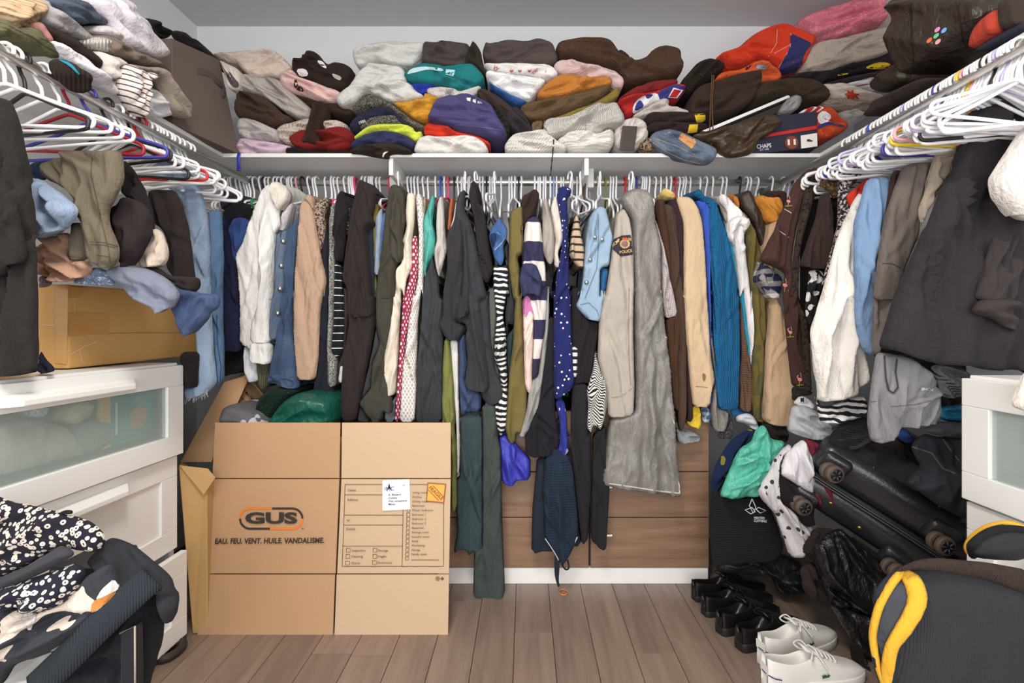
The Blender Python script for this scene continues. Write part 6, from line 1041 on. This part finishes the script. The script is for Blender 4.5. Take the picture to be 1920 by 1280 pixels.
for lab, hl, te in (('white leather sneaker farther from the camera', (.712, 1.45), (1.01, 1.575)), ('white leather sneaker with green crocodile nearest the camera', (.675, 1.355), (.985, 1.405))):
    e, T, u, hw = shoe('sneaker', lab, hl, te, WL, WS, WLC, 'sneaker', LIN, .096)
    V = [T(-.004, s, z) for s, z in ((-.02, .05), (.02, .05), (.022, .075), (-.022, .075))]; obj('heel_tab', V, [(0, 1, 2, 3)], WL, e)
    tube('navy_line', spline([T(.1, -.0385, .045), T(.03, -.034, .05), T(-.006, 0, .052), T(.03, .034, .05), T(.1, .0385, .045)]), .0016, plain('navy_line', (40, 50, 110), .5), e, 5)
    cro = [(.42, .052), (.45, .056), (.47, .053), (.485, .057), (.5, .052), (.485, .048), (.46, .047), (.44, .046), (.425, .043), (.43, .048)]
    obj('crocodile_emblem', [T(t + .06, -(hw(t + .06) + .004), z - .006) for t, z in cro], [tuple(range(len(cro)))], plain('emblem_green', (40, 96, 60), .6), e, False)
shoe('black_sneaker', 'black leather sneaker standing between dress shoes and other sneaker', (.645, 1.60), (.9, 1.72), BL_, BS, BLC, 'sneaker', BLI, .08)
shoe('black_sneaker', 'black leather sneaker directly beside the white sneakers', (.675, 1.52), (.94, 1.64), BL_, BS, BLC, 'sneaker', BLI, .08)
shoe('dress_shoe', 'black dress shoe standing nearest the white plinth', (.63, 1.80), (.935, 1.885), BL_, BS, BLC, 'dress', BLI, .075)
shoe('dress_shoe', 'black lace-up dress shoe in front of the other dress shoe', (.632, 1.705), (.92, 1.80), BL_, BS, BLC, 'dress', BLI, .075)
# ================================================================ big bag at the lower right
bg = empty('sports_bag', py_(1780, 1280, .95), 'big charcoal sports bag with yellow-trimmed pocket at lower right', 'bag')
BG = fab((54, 54, 60), 'rib', p=.004, wr=.15)
body = cloth('body', None, None, 'C8 868,1000 885,870 940,785 1060,718 1160,703 1400,730 1595,765 1595,1700 1010,1700 930,1330 880,1180', BG, d=.9, depth=.095, bulge=.04, wr=.006, rb=.09, parent=bg, shear=1.0)
hb = hitter(body); cloth('top_panel', None, None, 'C8 960,770 1060,716 1160,700 1400,722 1595,758 1595,875 1560,862 1400,800 1200,765 1060,752', fab((62, 46, 40), 'rib', p=.005), d=.868, depth=.04, bulge=.008, wr=.004, parent=bg, sm=1, shear=1.1)
patch(body, 'pocket_lining', 'C8 1015,775 1060,830 1060,900 1020,1000 965,1090 940,1200 910,1130 890,1050 920,930 970,830', fab((66, 70, 78)), hb, .004)
YT = fab((236, 176, 40)); tube('yellow_trim', spline([hb(a, b, .008) for a, b in pp('C8 1015,768 970,815 912,915 884,1010 878,1080 895,1180 925,1270 940,1320')]), .0065, YT, body, 8)
tube('yellow_trim', spline([hb(a, b, .010) for a, b in pp('C8 1020,768 1062,812 1082,880 1068,945 1020,1030 968,1110 948,1200 945,1320')]), [.008, .011, .013, .015, .015, .015, .015, .015, .015, .014, .014, .013, .013, .013, .012, .012, .012, .011, .011, .01, .01, .01, .01, .01, .01, .01, .01, .01, .01], YT, body, 8, flat=(0, -1, 0))
tube('dark_piping', spline([hb(a, b, .006) for a, b in pp('C8 1060,760 1105,830 1108,900 1080,990 1020,1080 985,1150 972,1300')]), .005, fab((36, 40, 52)), body, 8); tube('edge_piping', spline([hb(a, b, .004) for a, b in pp('C8 1040,752 950,800 890,900 872,1000 880,1120 925,1300')]), .005, fab((38, 44, 56)), body, 8)
hd = cloth('helmet_pouch', 'round black pouch with yellow rim behind the sports bag', 'bag', 'C8 1300,665 1325,612 1395,562 1480,542 1585,550 1585,715 1340,705', fab((48, 48, 52)), d=.95, depth=.05, bulge=.02, wr=.01, shear=1.0); hb = hitter(hd)
tube('yellow_rim', spline([hb(a, b, .004) for a, b in pp('C8 1312,690 1306,650 1335,605 1400,562 1480,545 1540,547 1580,552')]), .007, YT, hd, 8); tube('black_rim', spline([hb(a, b, .004) for a, b in pp('C8 1335,700 1330,650 1370,610 1420,585 1490,568 1570,572')]), .007, fab((30, 30, 34)), hd, 8)
# ================================================================ loaded chair at the lower left
ch = empty('storage_stool', (-1.01, 1.07, 0), 'black storage stool buried under clothes at lower left', 'stool')
DK = plain('black_lacquer', (30, 32, 40), .3)
box('seat', -1.055, -.95, 1.06, 1.18, .46, .49, DK, ch, .006); box('side_panel', -.968, -.952, 1.065, 1.175, .0, .46, DK, ch); box('side_panel', -1.053, -1.037, 1.065, 1.175, 0, .46, DK, ch); box('front_panel', -1.037, -.968, 1.07, 1.085, .0, .46, DK, ch)
def LF(name, label, poly, mat, d, depth=.06, bulge=.02, wr=.02, cat='clothes', sm=1, crease=.8, **k): return cloth(name, label, cat, poly, mat, d=d, depth=depth, bulge=bulge, wr=wr, sm=sm, crease=crease, shear=1.1, **k)
p_ = [py_(a, b, .945) for a, b in pp('C5 762,1400 857,1400 855,918 760,965')]; e1 = Vector((0, .02, 0)); pe = empty('glossy_cabinet', p_[0], 'dark glossy upright panel with pale edge at lower left', 'panel'); hexa('board', [p_[0], p_[1], p_[1] + e1, p_[0] + e1, p_[3], p_[2], p_[2] + e1, p_[3] + e1], DK, pe, .002); tube('pale_edge', [p_[1] + Vector((0, -.001, 0)), p_[2] + Vector((0, -.001, 0)), p_[3] + Vector((0, -.001, 0))], .0018, plain('edge', (170, 160, 150), .4), pe, 6)
LF('black_bag', 'soft black bag bulging under the strap at lower left', 'C5 1000,640 1042,870 1032,1010 1000,1120 940,1320 200,1320 400,1120 620,920 860,700', fab((34, 36, 44)), 1.03, depth=.035, cat='bag', bulge=.05)
LF('black_tee', 'black tee hanging over the stool corner in front of drawers', 'C5 600,470 640,430 685,365 742,362 850,408 960,488 1062,578 1122,650 1143,800 1082,908 1040,872 1010,680 900,700 740,690 700,560', fab((46, 46, 52)), 1.0)
o = LF('floral_dress', 'black dress with white flowers heaped at lower left', 'C5 -60,80 100,130 300,180 500,232 600,270 683,360 640,455 560,442 480,432 400,402 200,525 0,625 -60,640', fab((34, 32, 46), 'floral', (226, 214, 200), p=.011, r=.44), .96, depth=.03)
LF('lower_tier', None, 'C5 -60,690 200,615 500,515 553,570 525,655 425,765 275,835 200,765 60,805 -60,760', fab((34, 34, 52), 'floral', (226, 218, 208), p=.011, r=.44), .93, parent=o)
LF('waistband', None, 'C5 -60,640 200,528 400,402 495,460 300,572 100,662 -60,715', fab((62, 62, 70)), .925, parent=o, wr=.006)
LF('print_skirt', 'charcoal ruffled skirt with white and orange floral print', 'C5 -60,850 0,760 230,835 430,752 560,600 720,505 743,570 772,700 700,795 585,852 562,965 400,1055 270,1105 100,1155 20,1300 -60,1300', fab((56, 60, 68), 'camo', (230, 214, 200), p=.07, r=.55), .945, wr=.035, fl=1.6, depth=.03)
o = bpy.data.objects['print_skirt']; hb = hitter(o)
for q in ('C5 570,845 580,770 650,730 740,700 720,740 640,800', 'C5 600,760 640,690 720,620 760,680 690,720', 'C5 140,900 160,800 200,770 235,800 225,870 190,960'): patch(o, 'petal_print', q, fab((224, 140, 60) if '570,845' in q else (232, 222, 220)), hb)
V = []; Fc = []; cl = [py_(a, b, d_) for (a, b), d_ in zip(pp('C5 960,620 800,760 620,930 440,1110 240,1300'), (.97, .94, .925, .92, .92))]; cl = spline(cl, 6)
tube('strap', cl, .029, fab((48, 56, 66), 'rib', p=.006, wr=.1), None, 10, flat=(.3, -1, .3)); tag(bpy.data.objects['strap.004'] if 'strap.004' in bpy.data.objects else bpy.data.objects['strap'], 'wide woven dark strap running diagonally at lower left', 'strap')
LF('black_scrap', 'small black strap end lying on the floral dress', 'C5 370,205 420,185 462,190 460,215 400,215', fab((30, 30, 32)), .955, depth=.01, bulge=.01)
V, Fc = tubev(spline([(-1.105 + .022 * math.cos(t * .52), 1.5 + .04 * math.sin(t * .52), .014) for t in range(12)], 2, True), .012, 8, True); tag(obj('shoe_tip', V, Fc, M_RUB), 'dark round shoe tip peeking out beneath the white dresser', 'shoe')  # plain dark ring standing in for the tip of a shoe
